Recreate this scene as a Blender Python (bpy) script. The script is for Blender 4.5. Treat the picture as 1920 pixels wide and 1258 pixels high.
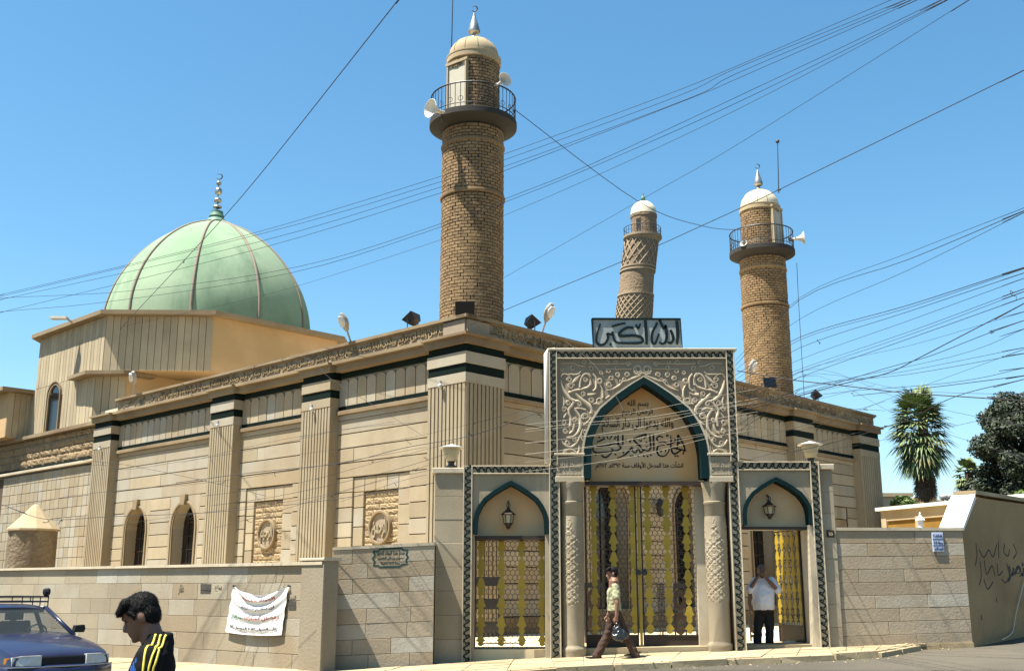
import bpy, bmesh, math, random
import numpy as np
from mathutils import Vector, Matrix, Quaternion
for o in list(bpy.data.objects): bpy.data.objects.remove(o)
S = bpy.context.scene
COL = S.collection
RND = random.Random(7)

# ------------------------------------------------------------ camera, sky, sun
F, PITCH, CZ = 2026.0, 0.22877, 1.65
cam = bpy.data.cameras.new('camera'); camo = bpy.data.objects.new('camera', cam); COL.objects.link(camo)
camo.location = (0, 0, CZ); camo.rotation_euler = (math.pi/2 + PITCH, 0, 0)
cam.sensor_width = 36; cam.lens = 36*F/1920; cam.clip_end = 6000
S.camera = camo
SUN_EL, SUN_A = math.radians(67), math.radians(22)
SUN = Vector((-math.cos(SUN_A)*math.cos(SUN_EL), -math.sin(SUN_A)*math.cos(SUN_EL), math.sin(SUN_EL)))
W = bpy.data.worlds.new('World'); S.world = W; W.use_nodes = True
wn = W.node_tree
sky = wn.nodes.new('ShaderNodeTexSky'); sky.sky_type = 'NISHITA'; sky.sun_disc = False
sky.sun_elevation = SUN_EL; sky.sun_rotation = math.atan2(SUN.x, SUN.y)
sky.altitude = 200; sky.air_density = 1.1; sky.dust_density = 0.6; sky.ozone_density = 3.0
wn.nodes['Background'].inputs[1].default_value = 0.066
hsn = wn.nodes.new('ShaderNodeHueSaturation'); hsn.inputs['Hue'].default_value = .4855; hsn.inputs['Saturation'].default_value = 1.20
wn.links.new(sky.outputs[0], hsn.inputs['Color']); wn.links.new(hsn.outputs[0], wn.nodes['Background'].inputs[0])
sl = bpy.data.lights.new('sun', 'SUN'); slo = bpy.data.objects.new('sun', sl); COL.objects.link(slo)
sl.energy = 5.0; sl.angle = math.radians(0.5); sl.color = (1.0, 0.95, 0.855)
slo.rotation_euler = SUN.to_track_quat('Z', 'Y').to_euler(); slo.location = (-20, -8, 40)
S.view_settings.view_transform = 'Standard'; S.view_settings.look = 'None'
S.view_settings.exposure = 1.62; S.view_settings.gamma = 1; S.view_settings.use_curve_mapping = False

# ------------------------------------------------------------ surveying helpers
AZ = 0.80997
V3 = lambda *a: np.array(a, float)
C0 = V3(0, 0, CZ)
def ray(px, py):
    x = (px-960)/F; y = -(py-629)/F; cp, sp = math.cos(PITCH), math.sin(PITCH)
    return V3(x, cp-y*sp, sp+y*cp)
def hit(px, py, p0, n):
    r = ray(px, py); return C0 + r*(np.dot(p0-C0, n)/np.dot(r, n))
def atY(px, py, Y):
    r = ray(px, py); return C0 + r*(Y/r[1])
DL = V3(-math.sin(AZ), math.cos(AZ), 0); NL = V3(-math.cos(AZ), -math.sin(AZ), 0)
DR = V3(math.cos(AZ), math.sin(AZ), 0); NR = V3(math.sin(AZ), -math.cos(AZ), 0)
UP = V3(0, 0, 1)
K = V3(-1.0933, 25.0, 0)
P0 = V3(-3.06, 18.95, 0)      # corner of the street walls, left
P1 = V3(8.24, 20.0, 0)        # corner of the street walls, right
def frame(o, ex, eo): return lambda u, w, z: o + ex*u + eo*w + UP*z
FL = frame(K, DL, NL); FR = frame(K, DR, NR); FW = frame(V3(0, 0, 0), V3(1, 0, 0), V3(0, 1, 0))
def inv(o, ex, eo):
    def q(px, py, out=0.0):
        h = hit(px, py, o+eo*out, eo); return float(np.dot(h-o, ex)), float(h[2])
    return q
qL = inv(K, DL, NL); qR = inv(K, DR, NR)
def g(x, y):                   # pavement level; the street climbs a little to the right and to the gate
    return 0.036*max(-16, min(14, x)) + 0.0205*max(-6, min(24, y))

# ------------------------------------------------------------ mesh helpers
ORG = {}
def org(o): return ORG.get(o.name, Vector((0, 0, 0))) if o is not None else Vector((0, 0, 0))
class MB:
    def __init__(s, fr=FW): s.v = []; s.f = []; s.fr = fr
    def pt(s, *p): s.v.append(tuple(s.fr(*p))); return len(s.v)-1
    def hexa(s, P):
        i = len(s.v); s.v += [tuple(p) for p in P]
        s.f += [(i, i+3, i+2, i+1), (i+4, i+5, i+6, i+7), (i, i+1, i+5, i+4), (i+1, i+2, i+6, i+5), (i+2, i+3, i+7, i+6), (i+3, i, i+4, i+7)]
        return s
    def box(s, a0, a1, b0, b1, c0, c1):
        fr = s.fr
        return s.hexa([fr(a0, b0, c0), fr(a1, b0, c0), fr(a1, b1, c0), fr(a0, b1, c0), fr(a0, b0, c1), fr(a1, b0, c1), fr(a1, b1, c1), fr(a0, b1, c1)])
    def slab(s, a0, a1, b0, b1, c0, c1, e=.006, d=.012):    # face at b1 with chamfered edges
        fr = s.fr; m = b1-d if b1 > b0 else b1+d
        i = len(s.v)
        for b, k in ((b0, 0), (m, 0), (b1, e)):
            s.v += [tuple(fr(*p)) for p in ((a0+k, b, c0+k), (a1-k, b, c0+k), (a1-k, b, c1-k), (a0+k, b, c1-k))]
        for r in (0, 4):
            for j in range(4):
                n = (j+1) % 4; s.f.append((i+r+j, i+r+n, i+r+4+n, i+r+4+j))
        s.f.append((i+8, i+9, i+10, i+11)); s.f.append((i+3, i+2, i+1, i)); return s
    def prism(s, poly, c0, c1, ax=2, taper=None):           # polygon extruded along frame axis ax
        fr = s.fr; i = len(s.v); n = len(poly)
        for k, c in enumerate((c0, c1)):
            for p in (poly if (k == 0 or taper is None) else taper):
                q = list(p); q.insert(ax, c); s.v.append(tuple(fr(*q)))
        for j in range(n):
            m = (j+1) % n; s.f.append((i+j, i+m, i+n+m, i+n+j))
        s.f.append(tuple(range(i+n-1, i-1, -1))); s.f.append(tuple(range(i+n, i+2*n))); return s
    def loft(s, rings, close=True, cap=True):
        i = len(s.v); n = len(rings[0])
        for r in rings: s.v += [tuple(p) for p in r]
        for a in range(len(rings)-1):
            for j in range(n if close else n-1):
                m = (j+1) % n; s.f.append((i+a*n+j, i+a*n+m, i+(a+1)*n+m, i+(a+1)*n+j))
        if cap and close:
            s.f.append(tuple(range(i+n-1, i-1, -1))); b = i+(len(rings)-1)*n; s.f.append(tuple(range(b, b+n)))
        return s
    def lathe(s, c, prof, n=24, axis=(0, 0, 1), a0=0, cap=True):
        ax = Vector(axis).normalized(); q = Vector((0, 0, 1)).rotation_difference(ax); c = Vector(c)
        rings = []
        for r, z in prof:
            rings.append([c + q @ Vector((r*math.cos(a0+2*math.pi*k/n), r*math.sin(a0+2*math.pi*k/n), z)) for k in range(n)])
        return s.loft(rings, True, cap)
    def tube(s, pts, r, n=6):
        pts = [Vector(p) for p in pts]; rings = []
        for i, p in enumerate(pts):
            t = (pts[min(i+1, len(pts)-1)] - pts[max(i-1, 0)]).normalized()
            a = t.cross(Vector((0, 0, 1)))
            if a.length < 1e-3: a = t.cross(Vector((0, 1, 0)))
            a.normalize(); b = t.cross(a); rr = r[i] if isinstance(r, (list, tuple)) else r
            rings.append([p + a*(rr*math.cos(2*math.pi*k/n)) + b*(rr*math.sin(2*math.pi*k/n)) for k in range(n)])
        return s.loft(rings)
    def stroke(s, pts, w, y0, y1, round_=0.0):              # brush stroke lying in the frame's (a,c) plane, y0 back to y1 face
        n = len(pts); L = []; R = []
        for i in range(n):
            ax, az = pts[min(i+1, n-1)]; bx, bz = pts[max(i-1, 0)]
            dx, dz = ax-bx, az-bz; l = math.hypot(dx, dz) or 1; ww = (w[i] if isinstance(w, (list, tuple)) else w)/2
            L.append((pts[i][0]-dz/l*ww, pts[i][1]+dx/l*ww)); R.append((pts[i][0]+dz/l*ww, pts[i][1]-dx/l*ww))
        fr = s.fr; rings = []
        for i in range(n):
            (lx, lz), (rx, rz) = L[i], R[i]; k = round_
            rings.append([fr(lx, y0, lz), fr(lx+(rx-lx)*k, y1, lz+(rz-lz)*k), fr(rx+(lx-rx)*k, y1, rz+(lz-rz)*k), fr(rx, y0, rz)])
        return s.loft(rings)
    def mesh(s, name, o=Vector((0, 0, 0)), fix=True, smooth=False):
        me = bpy.data.meshes.new(name)
        me.from_pydata([(p[0]-o[0], p[1]-o[1], p[2]-o[2]) for p in s.v], [], s.f)
        if fix:
            bm = bmesh.new(); bm.from_mesh(me); bmesh.ops.recalc_face_normals(bm, faces=bm.faces); bm.to_mesh(me); bm.free()
        if smooth: me.polygons.foreach_set('use_smooth', [True]*len(me.polygons))
        me.update(); return me
    def build(s, name, mat, parent=None, smooth=False, fix=True, loc=None, **kw):
        if parent is not None: o = org(parent)
        elif loc is not None: o = Vector(loc)
        elif s.v:
            a = np.array(s.v); o = Vector((a[:, 0].mean(), a[:, 1].mean(), a[:, 2].min()))
        me = s.mesh(name, o, fix, smooth); me.materials.append(mat)
        if smooth == 'auto': autosmooth(me)
        ob = bpy.data.objects.new(name, me); COL.objects.link(ob)
        if parent is not None: ob.parent = parent; ORG[ob.name] = o
        else: ob.location = o; ORG[ob.name] = o
        tag(ob, **kw); return ob
def autosmooth(me, ang=0.7):
    bm = bmesh.new(); bm.from_mesh(me)
    for e in bm.edges: e.smooth = len(e.link_faces) == 2 and e.calc_face_angle(0) < ang
    for f in bm.faces: f.smooth = True
    bm.to_mesh(me); bm.free()
def tag(o, label=None, cat=None, group=None, kind=None):
    if label: o['label'] = label
    if cat: o['category'] = cat
    if group: o['group'] = group
    if kind: o['kind'] = kind
    return o
def thing(name, loc, label, cat, group=None):
    o = bpy.data.objects.new(name, None); COL.objects.link(o); o.location = Vector(loc); o.empty_display_size = .2
    ORG[o.name] = Vector(loc); return tag(o, label, cat, group)
def piece(name, me, parent, loc, rot=None, scale=None):     # shared-mesh piece under a parent, loc in world coordinates
    o = bpy.data.objects.new(name, me); COL.objects.link(o); o.parent = parent
    o.location = Vector(loc)-org(parent)
    if rot is not None: o.rotation_euler = rot
    if scale is not None: o.scale = scale
    ORG[o.name] = Vector(loc); return o
def copy_tree(o, parent=None):
    c = o.copy(); COL.objects.link(c); c.parent = parent; ORG[c.name] = org(o)
    for ch in o.children: copy_tree(ch, c)
    return c
def lerp(t, T):
    for (a, b), (c, d) in zip(T, T[1:]):
        if t <= c: return b+(d-b)*(t-a)/(c-a) if c > a else d
    return T[-1][1]
def smoothline(P, n=4):                                     # Catmull-Rom
    out = []
    for i in range(len(P)-1):
        p0, p1, p2, p3 = P[max(i-1, 0)], P[i], P[i+1], P[min(i+2, len(P)-1)]
        for k in range(n):
            t = k/n
            out.append(tuple(.5*((2*b)+(-a+c)*t+(2*a-5*b+4*c-d)*t*t+(-a+3*b-3*c+d)*t**3) for a, b, c, d in zip(p0, p1, p2, p3)))
    out.append(tuple(P[-1])); return out

# ------------------------------------------------------------ materials
MATS = {}
ALB = .86
def mat(name, base, rough=.85, var=.12, tint=None, scale=3.0, dirt=.0, dirtcol=None, bump=.0, bscale=60, metal=0, spec=.3, rnd=.12, coat=0, trans=0, streak=0, bdist=.01, fine=.0, alt=None):
    k_ = ALB; base = tuple(c*k_ for c in base); tint = tuple(c*k_ for c in tint) if tint else None; dirtcol = tuple(c*k_ for c in dirtcol) if dirtcol else None; alt = tuple(c*k_ for c in alt) if alt else None
    m = bpy.data.materials.new(name); m.use_nodes = True; t = m.node_tree; N = t.nodes; L = t.links
    b = N['Principled BSDF']; b.inputs['Roughness'].default_value = rough; b.inputs['Metallic'].default_value = metal
    b.inputs['Specular IOR Level'].default_value = spec; b.inputs['Coat Weight'].default_value = coat
    if trans: b.inputs['Transmission Weight'].default_value = trans
    def n(ty, **k):
        x = N.new(ty)
        for a, c in k.items(): setattr(x, a, c)
        return x
    def mth(op, a, c):
        x = n('ShaderNodeMath', operation=op)
        for i, q in enumerate((a, c)):
            if isinstance(q, (int, float)): x.inputs[i].default_value = q
            else: L.new(q, x.inputs[i])
        return x.outputs[0]
    tc = n('ShaderNodeTexCoord'); co = tc.outputs['Object']
    oi = n('ShaderNodeObjectInfo'); ge = n('ShaderNodeNewGeometry')
    ad = n('ShaderNodeVectorMath', operation='ADD'); L.new(co, ad.inputs[0])
    cb = n('ShaderNodeCombineXYZ'); r50 = mth('MULTIPLY', oi.outputs['Random'], 50.0)
    for i in range(3): L.new(r50, cb.inputs[i])
    L.new(cb.outputs[0], ad.inputs[1]); co2 = ad.outputs[0]
    n1 = n('ShaderNodeTexNoise'); n1.inputs['Scale'].default_value = scale; n1.inputs['Detail'].default_value = 6; n1.inputs['Roughness'].default_value = .65
    L.new(co2, n1.inputs['Vector'])
    fac = mth('ADD', mth('MULTIPLY', mth('SUBTRACT', n1.outputs[0], .5), var*2.6), 1.0)
    if rnd:
        isl = mth('SUBTRACT', mth('FRACT', mth('ADD', oi.outputs['Random'], ge.outputs['Random Per Island']), 0), .5)
        fac = mth('ADD', fac, mth('MULTIPLY', isl, rnd*2))
    if fine:
        n4 = n('ShaderNodeTexNoise'); n4.inputs['Scale'].default_value = 45; n4.inputs['Detail'].default_value = 3; L.new(co, n4.inputs['Vector'])
        fac = mth('ADD', fac, mth('MULTIPLY', mth('SUBTRACT', n4.outputs[0], .5), fine*2.5))
    hs = n('ShaderNodeVectorMath', operation='SCALE'); hs.inputs[0].default_value = base[:3]; L.new(fac, hs.inputs['Scale'])
    col = hs.outputs[0]
    def mixc(f, a, c):
        x = n('ShaderNodeMix', data_type='RGBA'); L.new(f, x.inputs[0])
        for i, q in ((6, a), (7, c)):
            if isinstance(q, tuple): x.inputs[i].default_value = (*q[:3], 1)
            else: L.new(q, x.inputs[i])
        return x.outputs[2]
    def ramp(src, lo, hi):
        x = n('ShaderNodeMapRange'); x.inputs[1].default_value = lo; x.inputs[2].default_value = hi; L.new(src, x.inputs[0]); return x.outputs[0]
    if alt:
        wn_ = n('ShaderNodeTexWhiteNoise', noise_dimensions='1D'); L.new(oi.outputs['Random'], wn_.inputs['W'])
        col = mixc(mth('MULTIPLY', ramp(wn_.outputs['Value'], .45, 1.0), .85), col, alt)
    if tint:
        n2 = n('ShaderNodeTexNoise'); n2.inputs['Scale'].default_value = scale*.35; n2.inputs['Detail'].default_value = 4; L.new(co, n2.inputs['Vector'])
        f2 = ramp(n2.outputs[0], .42, .62)
        if rnd: f2 = mth('MULTIPLY', f2, mth('ADD', mth('MULTIPLY', oi.outputs['Random'], .8), .3))
        col = mixc(f2, col, tint)
    if dirt:
        n3 = n('ShaderNodeTexNoise'); n3.inputs['Scale'].default_value = scale*.8; n3.inputs['Detail'].default_value = 8; n3.inputs['Roughness'].default_value = .7
        src = co
        if streak:
            mp = n('ShaderNodeMapping'); mp.inputs['Scale'].default_value = (1, 1, streak); L.new(co, mp.inputs[0]); src = mp.outputs[0]
        L.new(src, n3.inputs['Vector'])
        col = mixc(mth('MULTIPLY', ramp(n3.outputs[0], .5, .75), dirt), col, dirtcol or tuple(c*.35 for c in base[:3]))
    L.new(col, b.inputs['Base Color'])
    if bump:
        nb = n('ShaderNodeTexNoise'); nb.inputs['Scale'].default_value = bscale; nb.inputs['Detail'].default_value = 5; L.new(co2, nb.inputs['Vector'])
        bp = n('ShaderNodeBump'); bp.inputs['Strength'].default_value = bump; bp.inputs['Distance'].default_value = bdist
        L.new(nb.outputs[0], bp.inputs['Height']); L.new(bp.outputs[0], b.inputs['Normal'])
    MATS[name] = m; return m
M = {}
M['stone'] = mat('facade limestone', (0.324, 0.268, 0.178), .85, .16, (0.298, 0.229, 0.141), 1.8, .42, (0.194, 0.139, 0.0811), .35, 40, rnd=0.16, fine=0.14, streak=0.3, alt=(0.339, 0.319, 0.264))
M['core'] = mat('joint mortar', (0.084, 0.057, 0.0303), .95, .1, rnd=0)
M['pil'] = mat('fluted limestone', (0.302, 0.252, 0.168), .85, .14, (0.265, 0.205, 0.124), 1.6, .38, (0.184, 0.139, 0.0825), .3, 40, rnd=.06, streak=0.2, fine=0.1)
M['trim'] = mat('moulding limestone', (0.247, 0.188, 0.11), .85, .12, (0.174, 0.116, 0.064), 1.5, .35, (0.106, 0.0743, 0.0458), .35, 40, rnd=.05, fine=0.1)
M['tile'] = mat('dark green tile', (.007, .013, .010), .7, .25, rnd=.2, spec=.05)
M['frieze'] = mat('carved frieze', (0.312, 0.232, 0.123), .9, .15, (0.208, 0.144, 0.073), 2.5, .5, (0.121, 0.0878, 0.0498), .4, 50, rnd=0)
M['rough'] = mat('rock faced stone', (0.34, 0.254, 0.143), .95, .22, (0.256, 0.178, 0.101), 7, .3, (0.15, 0.102, 0.0555), 1.0, 18, rnd=.12, bdist=.05)
M['masonry'] = mat('rough brown masonry', (0.225, 0.158, 0.0864), .95, .25, (0.275, 0.2, 0.109), 6, .4, (0.109, 0.0693, 0.0384), .9, 16, rnd=.16, bdist=.04)
M['brick'] = mat('tan brick', (0.257, 0.171, 0.0857), .9, .12, (0.2, 0.125, 0.0615), 4, .25, (0.0744, 0.05, 0.0268), .3, 50, rnd=.22)
M['mortar'] = mat('dark mortar', (0.113, 0.077, 0.0466), .95, .2, rnd=0)
M['plank'] = mat('drum cladding', (0.409, 0.334, 0.212), .85, .1, (0.326, 0.261, 0.166), 2, .3, (0.205, 0.165, 0.113), .3, 40, rnd=.14, streak=.25, fine=0.08)
M['render'] = mat('ochre render', (0.504, 0.329, 0.168), .9, .12, (0.41, 0.275, 0.127), 1.2, .35, (0.293, 0.189, 0.0833), .2, 30, rnd=0)
M['white'] = mat('white paint', (.74, .72, .66), .6, .05, None, 3, .2, (.5, .47, .4), rnd=.03)
M['creamdome'] = mat('cream plaster', (0.423, 0.339, 0.209), .85, .08, (0.354, 0.27, 0.157), 2, .25, (0.273, 0.207, 0.126), .2, 30, rnd=0)
M['whitedome'] = mat('white plaster', (0.684, 0.613, 0.444), .85, .05, None, 2, .15, rnd=0)
M['green'] = mat('pale green paint', (0.208, 0.301, 0.194), .95, .12, (0.281, 0.363, 0.246), .8, .75, (0.0968, 0.166, 0.111), .25, 5, rnd=0, spec=.05, streak=.4, fine=.05)
M['rib'] = mat('dome rib', (.22, .18, .14), .8, .15, rnd=0)
M['dkgreen'] = mat('green finial base', (.10, .20, .14), .6, .15, rnd=0)
M['chrome'] = mat('dull steel', (.55, .53, .48), .35, .15, (.3, .27, .22), 8, .3, (.15, .12, .09), rnd=0, metal=.85)
M['iron'] = mat('black iron', (.018, .016, .015), .5, .2, rnd=.1, spec=.5)
M['rail'] = mat('balcony concrete', (0.036, 0.0328, 0.0288), .85, .2, rnd=0)
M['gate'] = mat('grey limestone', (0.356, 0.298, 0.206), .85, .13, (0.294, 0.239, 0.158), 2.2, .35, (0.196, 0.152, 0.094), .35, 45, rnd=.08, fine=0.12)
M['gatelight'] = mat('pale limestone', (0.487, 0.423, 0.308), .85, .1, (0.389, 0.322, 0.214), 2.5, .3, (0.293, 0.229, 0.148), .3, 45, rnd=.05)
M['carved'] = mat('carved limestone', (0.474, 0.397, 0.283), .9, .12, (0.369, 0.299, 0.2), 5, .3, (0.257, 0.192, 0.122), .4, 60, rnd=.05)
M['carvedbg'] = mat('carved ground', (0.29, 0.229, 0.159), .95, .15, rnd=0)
M['teal'] = mat('teal paint', (.003, .019, .020), .65, .2, rnd=.05, spec=.1)
M['wave'] = mat('inlaid wave', (.007, .016, .013), .75, .3, rnd=.15, spec=.12)
M['tymp'] = mat('cream plaster tympanum', (.60, .455, .275), .85, .08, (0.733, 0.397, 0.15), 2, .2, (0.578, 0.304, 0.11), .15, 40, rnd=0)
M['black'] = mat('black lettering', (.012, .011, .012), .7, .1, rnd=0)
M['yellow'] = mat('yellow paint', (0.371, 0.257, 0.0223), .5, .12, (0.312, 0.223, 0.0149), 5, .25, (0.149, 0.104, 0.0149), rnd=.1, spec=.4)
M['brown'] = mat('brown steel', (.035, .022, .014), .5, .25, rnd=.1)
M['wallL'] = mat('street wall blocks', (0.291, 0.252, 0.178), .9, .10, (0.256, 0.201, 0.128), 1.3, .45, (0.156, 0.124, 0.0856), .35, 25, rnd=0.17, bdist=.02, fine=0.15, streak=0.35, alt=(0.389, 0.383, 0.331))
M['wallS'] = mat('grey street wall blocks', (0.336, 0.274, 0.192), .9, .12, (0.297, 0.222, 0.134), 1.4, .5, (0.175, 0.131, 0.0861), .25, 25, rnd=.13, bdist=.02, fine=0.15, streak=0.35, alt=(0.432, 0.41, 0.344))
M['render2'] = mat('grey cement render', (0.346, 0.232, 0.113), .95, .12, (0.276, 0.18, 0.0858), 1.3, .5, (0.186, 0.115, 0.0551), .5, 20, rnd=0, bdist=.02)
M['pave'] = mat('pale pavement', (0.374, 0.302, 0.184), .95, .14, (0.335, 0.255, 0.143), 1.5, .5, (0.22, 0.165, 0.0947), .4, 20, rnd=.1, fine=.08)
M['asphalt'] = mat('dusty asphalt', (0.0755, 0.0661, 0.0503), .95, .15, (0.103, 0.0887, 0.0637), .6, .5, (0.0437, 0.0377, 0.0296), .6, 45, rnd=0, fine=0.25)
M['court'] = mat('courtyard paving', (0.74, 0.587, 0.342), .9, .1, None, 2, .2, rnd=.05)
M['glass'] = mat('dark glass', (.008, .008, .009), .12, .1, rnd=0, spec=.5)
M['rooflight'] = mat('pale roof screed', (.58, .48, .33), .95, .1, rnd=0)
M['wire'] = mat('black cable', (.02, .02, .022), .7, .1, rnd=.3)
M['wirepale'] = mat('grey cable', (.42, .37, .28), .6, .1, rnd=.3)
# ------------------------------------------------------------ writing
_AR = {'ا': (0xFE8D, 2), 'ب': (0xFE8F, 4), 'ت': (0xFE95, 4), 'ة': (0xFE93, 2), 'ث': (0xFE99, 4), 'ج': (0xFE9D, 4), 'ح': (0xFEA1, 4), 'خ': (0xFEA5, 4), 'د': (0xFEA9, 2), 'ذ': (0xFEAB, 2), 'ر': (0xFEAD, 2), 'ز': (0xFEAF, 2), 'س': (0xFEB1, 4), 'ش': (0xFEB5, 4), 'ص': (0xFEB9, 4), 'ض': (0xFEBD, 4), 'ط': (0xFEC1, 4), 'ظ': (0xFEC5, 4), 'ع': (0xFEC9, 4), 'غ': (0xFECD, 4), 'ف': (0xFED1, 4), 'ق': (0xFED5, 4), 'ك': (0xFED9, 4), 'ل': (0xFEDD, 4), 'م': (0xFEE1, 4), 'ن': (0xFEE5, 4), 'ه': (0xFEE9, 4), 'و': (0xFEED, 2), 'ى': (0xFEEF, 2), 'ي': (0xFEF1, 4), 'أ': (0xFE83, 2), 'إ': (0xFE87, 2), 'آ': (0xFE81, 2), 'ئ': (0xFE89, 4), 'ؤ': (0xFE85, 2)}
_LA = {'ا': 0xFEFB, 'أ': 0xFEF7, 'إ': 0xFEF9}
def arabic(s):
    out = []; i = 0; prev = False
    while i < len(s):
        c = s[i]
        if c in _AR:
            code, n = _AR[c]
            if c == 'ل' and i+1 < len(s) and s[i+1] in _LA:
                out.append(chr(_LA[s[i+1]] + (1 if prev else 0))); prev = False; i += 2; continue
            nxt = i+1 < len(s) and s[i+1] in _AR
            if n == 4: k = (3 if prev else 2) if nxt else (1 if prev else 0); prev = True
            else: k = 1 if prev else 0; prev = False
            out.append(chr(code+k))
        elif '٠' <= c <= '٩':
            j = i
            while j < len(s) and '٠' <= s[j] <= '٩': j += 1
            out.append(s[i:j][::-1]); prev = False; i = j; continue
        else: out.append(c); prev = False
        i += 1
    return ''.join(out)[::-1]
_TG = {}
def text_geo(body, off=0.0):
    if (body, off) in _TG: return _TG[(body, off)]
    c = bpy.data.curves.new('t', 'FONT'); c.body = arabic(body); c.size = 1; c.resolution_u = 2; c.extrude = .5; c.offset = off
    o = bpy.data.objects.new('t', c); COL.objects.link(o); bpy.context.view_layer.update()
    me = bpy.data.meshes.new_from_object(o.evaluated_get(bpy.context.evaluated_depsgraph_get()))
    v = np.array([p.co[:] for p in me.vertices]); f = [tuple(p.vertices) for p in me.polygons]
    bpy.data.objects.remove(o); bpy.data.curves.remove(c); bpy.data.meshes.remove(me)
    v[:, 0] -= v[:, 0].min(); _TG[(body, off)] = (v, f); return v, f
def write(mb, body, a, z, width, height, o0, o1, flip=False, off=0.0):   # text box: left edge a (viewer's left), bottom z
    v, f = text_geo(body, off); w = v[:, 0].max(); lo, hi = v[:, 1].min(), v[:, 1].max(); i = len(mb.v)
    for p in v:
        x = p[0]/w*width
        mb.v.append(tuple(mb.fr(a-x if flip else a+x, o0+(o1-o0)*(p[2]+.5), z+(p[1]-lo)/(hi-lo)*height)))
    mb.f += [tuple(i+k for k in q) for q in f]

# ------------------------------------------------------------ ground
def ground_z(x, y):
    p = V3(x, y, 0)
    behind = y > 20.3 and np.dot(p-P1, NR) < -.2 and np.dot(p-P0, NL) < -.2
    d = math.hypot(x, y-10)
    z = g(x, y) - .10
    if behind: z = -.3
    if d > 45: z = min(z, -.1)
    return z
xs = sorted(set([-2500, -900, -300, -120, -60] + [-40+i*1.0 for i in range(81)] + [60, 120, 300, 900, 2500]))
ys = sorted(set([-1500, -500, -150, -60, -25] + [-12+i*1.0 for i in range(73)] + [90, 150, 400, 1200, 4000]))
mb = MB(); nx = len(xs)
for y in ys:
    for x in xs: mb.v.append((x, y, ground_z(x, y)))
for j in range(len(ys)-1):
    for i in range(nx-1): mb.f.append((j*nx+i, j*nx+i+1, (j+1)*nx+i+1, (j+1)*nx+i))
mb.build('road', M['asphalt'], fix=False, smooth=True, loc=(0, 0, 0), kind='structure')

def sheet(name, poly, mt, h, n, kind='structure', thick=.16):
    m = MB()
    top = [(x, y, g(x, y)+h) for x, y in poly]; bot = [(x, y, z-thick) for x, y, z in top]
    m.loft([bot, top]); return m.build(name, mt, kind=kind)
def gp(px, py, dz=-.05):
    n = V3(-.036, -.0205, 1.); r = hit(px, py, V3(0, 0, dz), n); return (float(r[0]), float(r[1]))
# pavement in front of the gate, one flag at a time along the kerb
kerb = [(-9.6, 15.3), (-6.4, 16.4), (-3.6, 17.0)] + [gp(760, 1276), gp(1040, 1256), gp(1360, 1239.5), gp(1560, 1231), gp(1640, 1226), gp(1715, 1213), gp(1800, 1204)]
wallline = [tuple((P0+DL*19)[:2]), tuple((P0+DL*6)[:2]), tuple(P0[:2]), (-1.3, 19.62), (0.7, 20.2), (4.2, 20.2), (5.7, 20.2), (6.6, 20.05), (7.4, 20.05), (8.24, 20.02)]
kerb[0] = tuple((P0+DL*19+NL*2.3)[:2]); kerb[1] = tuple((P0+DL*6+NL*2.0)[:2]); kerb[2] = tuple((P0+NL*1.75+V3(.2, 0, 0))[:2])
pv = MB(); cells = []
n = len(kerb)
for i in range(n-1):
    k = 6 if i < 1 else 3
    for j in range(k):
        q = []
        for t in (j/k, (j+1)/k):
            for A in (wallline, kerb): q.append([A[i][0]*(1-t)+A[i+1][0]*t, A[i][1]*(1-t)+A[i+1][1]*t])
        a0, b0, a1, b1 = q
        top = [(x, y, g(x, y)-.02) for x, y in (a0, a1, b1, b0)]
        pv.loft([[(x, y, z-.2) for x, y, z in top], top]); cells.append(q)
pav = pv.build('pavement', M['pave'], fix=True, loc=(0, 0, 0), kind='structure')
for a0, b0, a1, b1 in cells:
    wdt = math.hypot(a0[0]-b0[0], a0[1]-b0[1]); lng = math.hypot(a0[0]-a1[0], a0[1]-a1[1]); nr, nl = max(1, round(wdt/.55)), max(1, round(lng/.62))
    for r in range(nr):
        for c in range(nl):
            P = []
            for fr_, fl_ in ((r, c), (r, c+1), (r+1, c+1), (r+1, c)):
                u, v = fr_/nr, fl_/nl; e = .006
                u += e/wdt*(1 if fr_ == r else -1); v += e/lng*(1 if fl_ == c else -1)
                x = (a0[0]*(1-v)+a1[0]*v)*(1-u)+(b0[0]*(1-v)+b1[0]*v)*u; y = (a0[1]*(1-v)+a1[1]*v)*(1-u)+(b0[1]*(1-v)+b1[1]*v)*u; P.append((x, y))
            dz = RND.uniform(-.006, .004)
            MB().loft([[(x, y, g(x, y)-.05) for x, y in P], [(x, y, g(x, y)+dz+RND.uniform(-.003, .003)) for x, y in P]]).build('paving_slab', M['pave'], pav)
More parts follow.
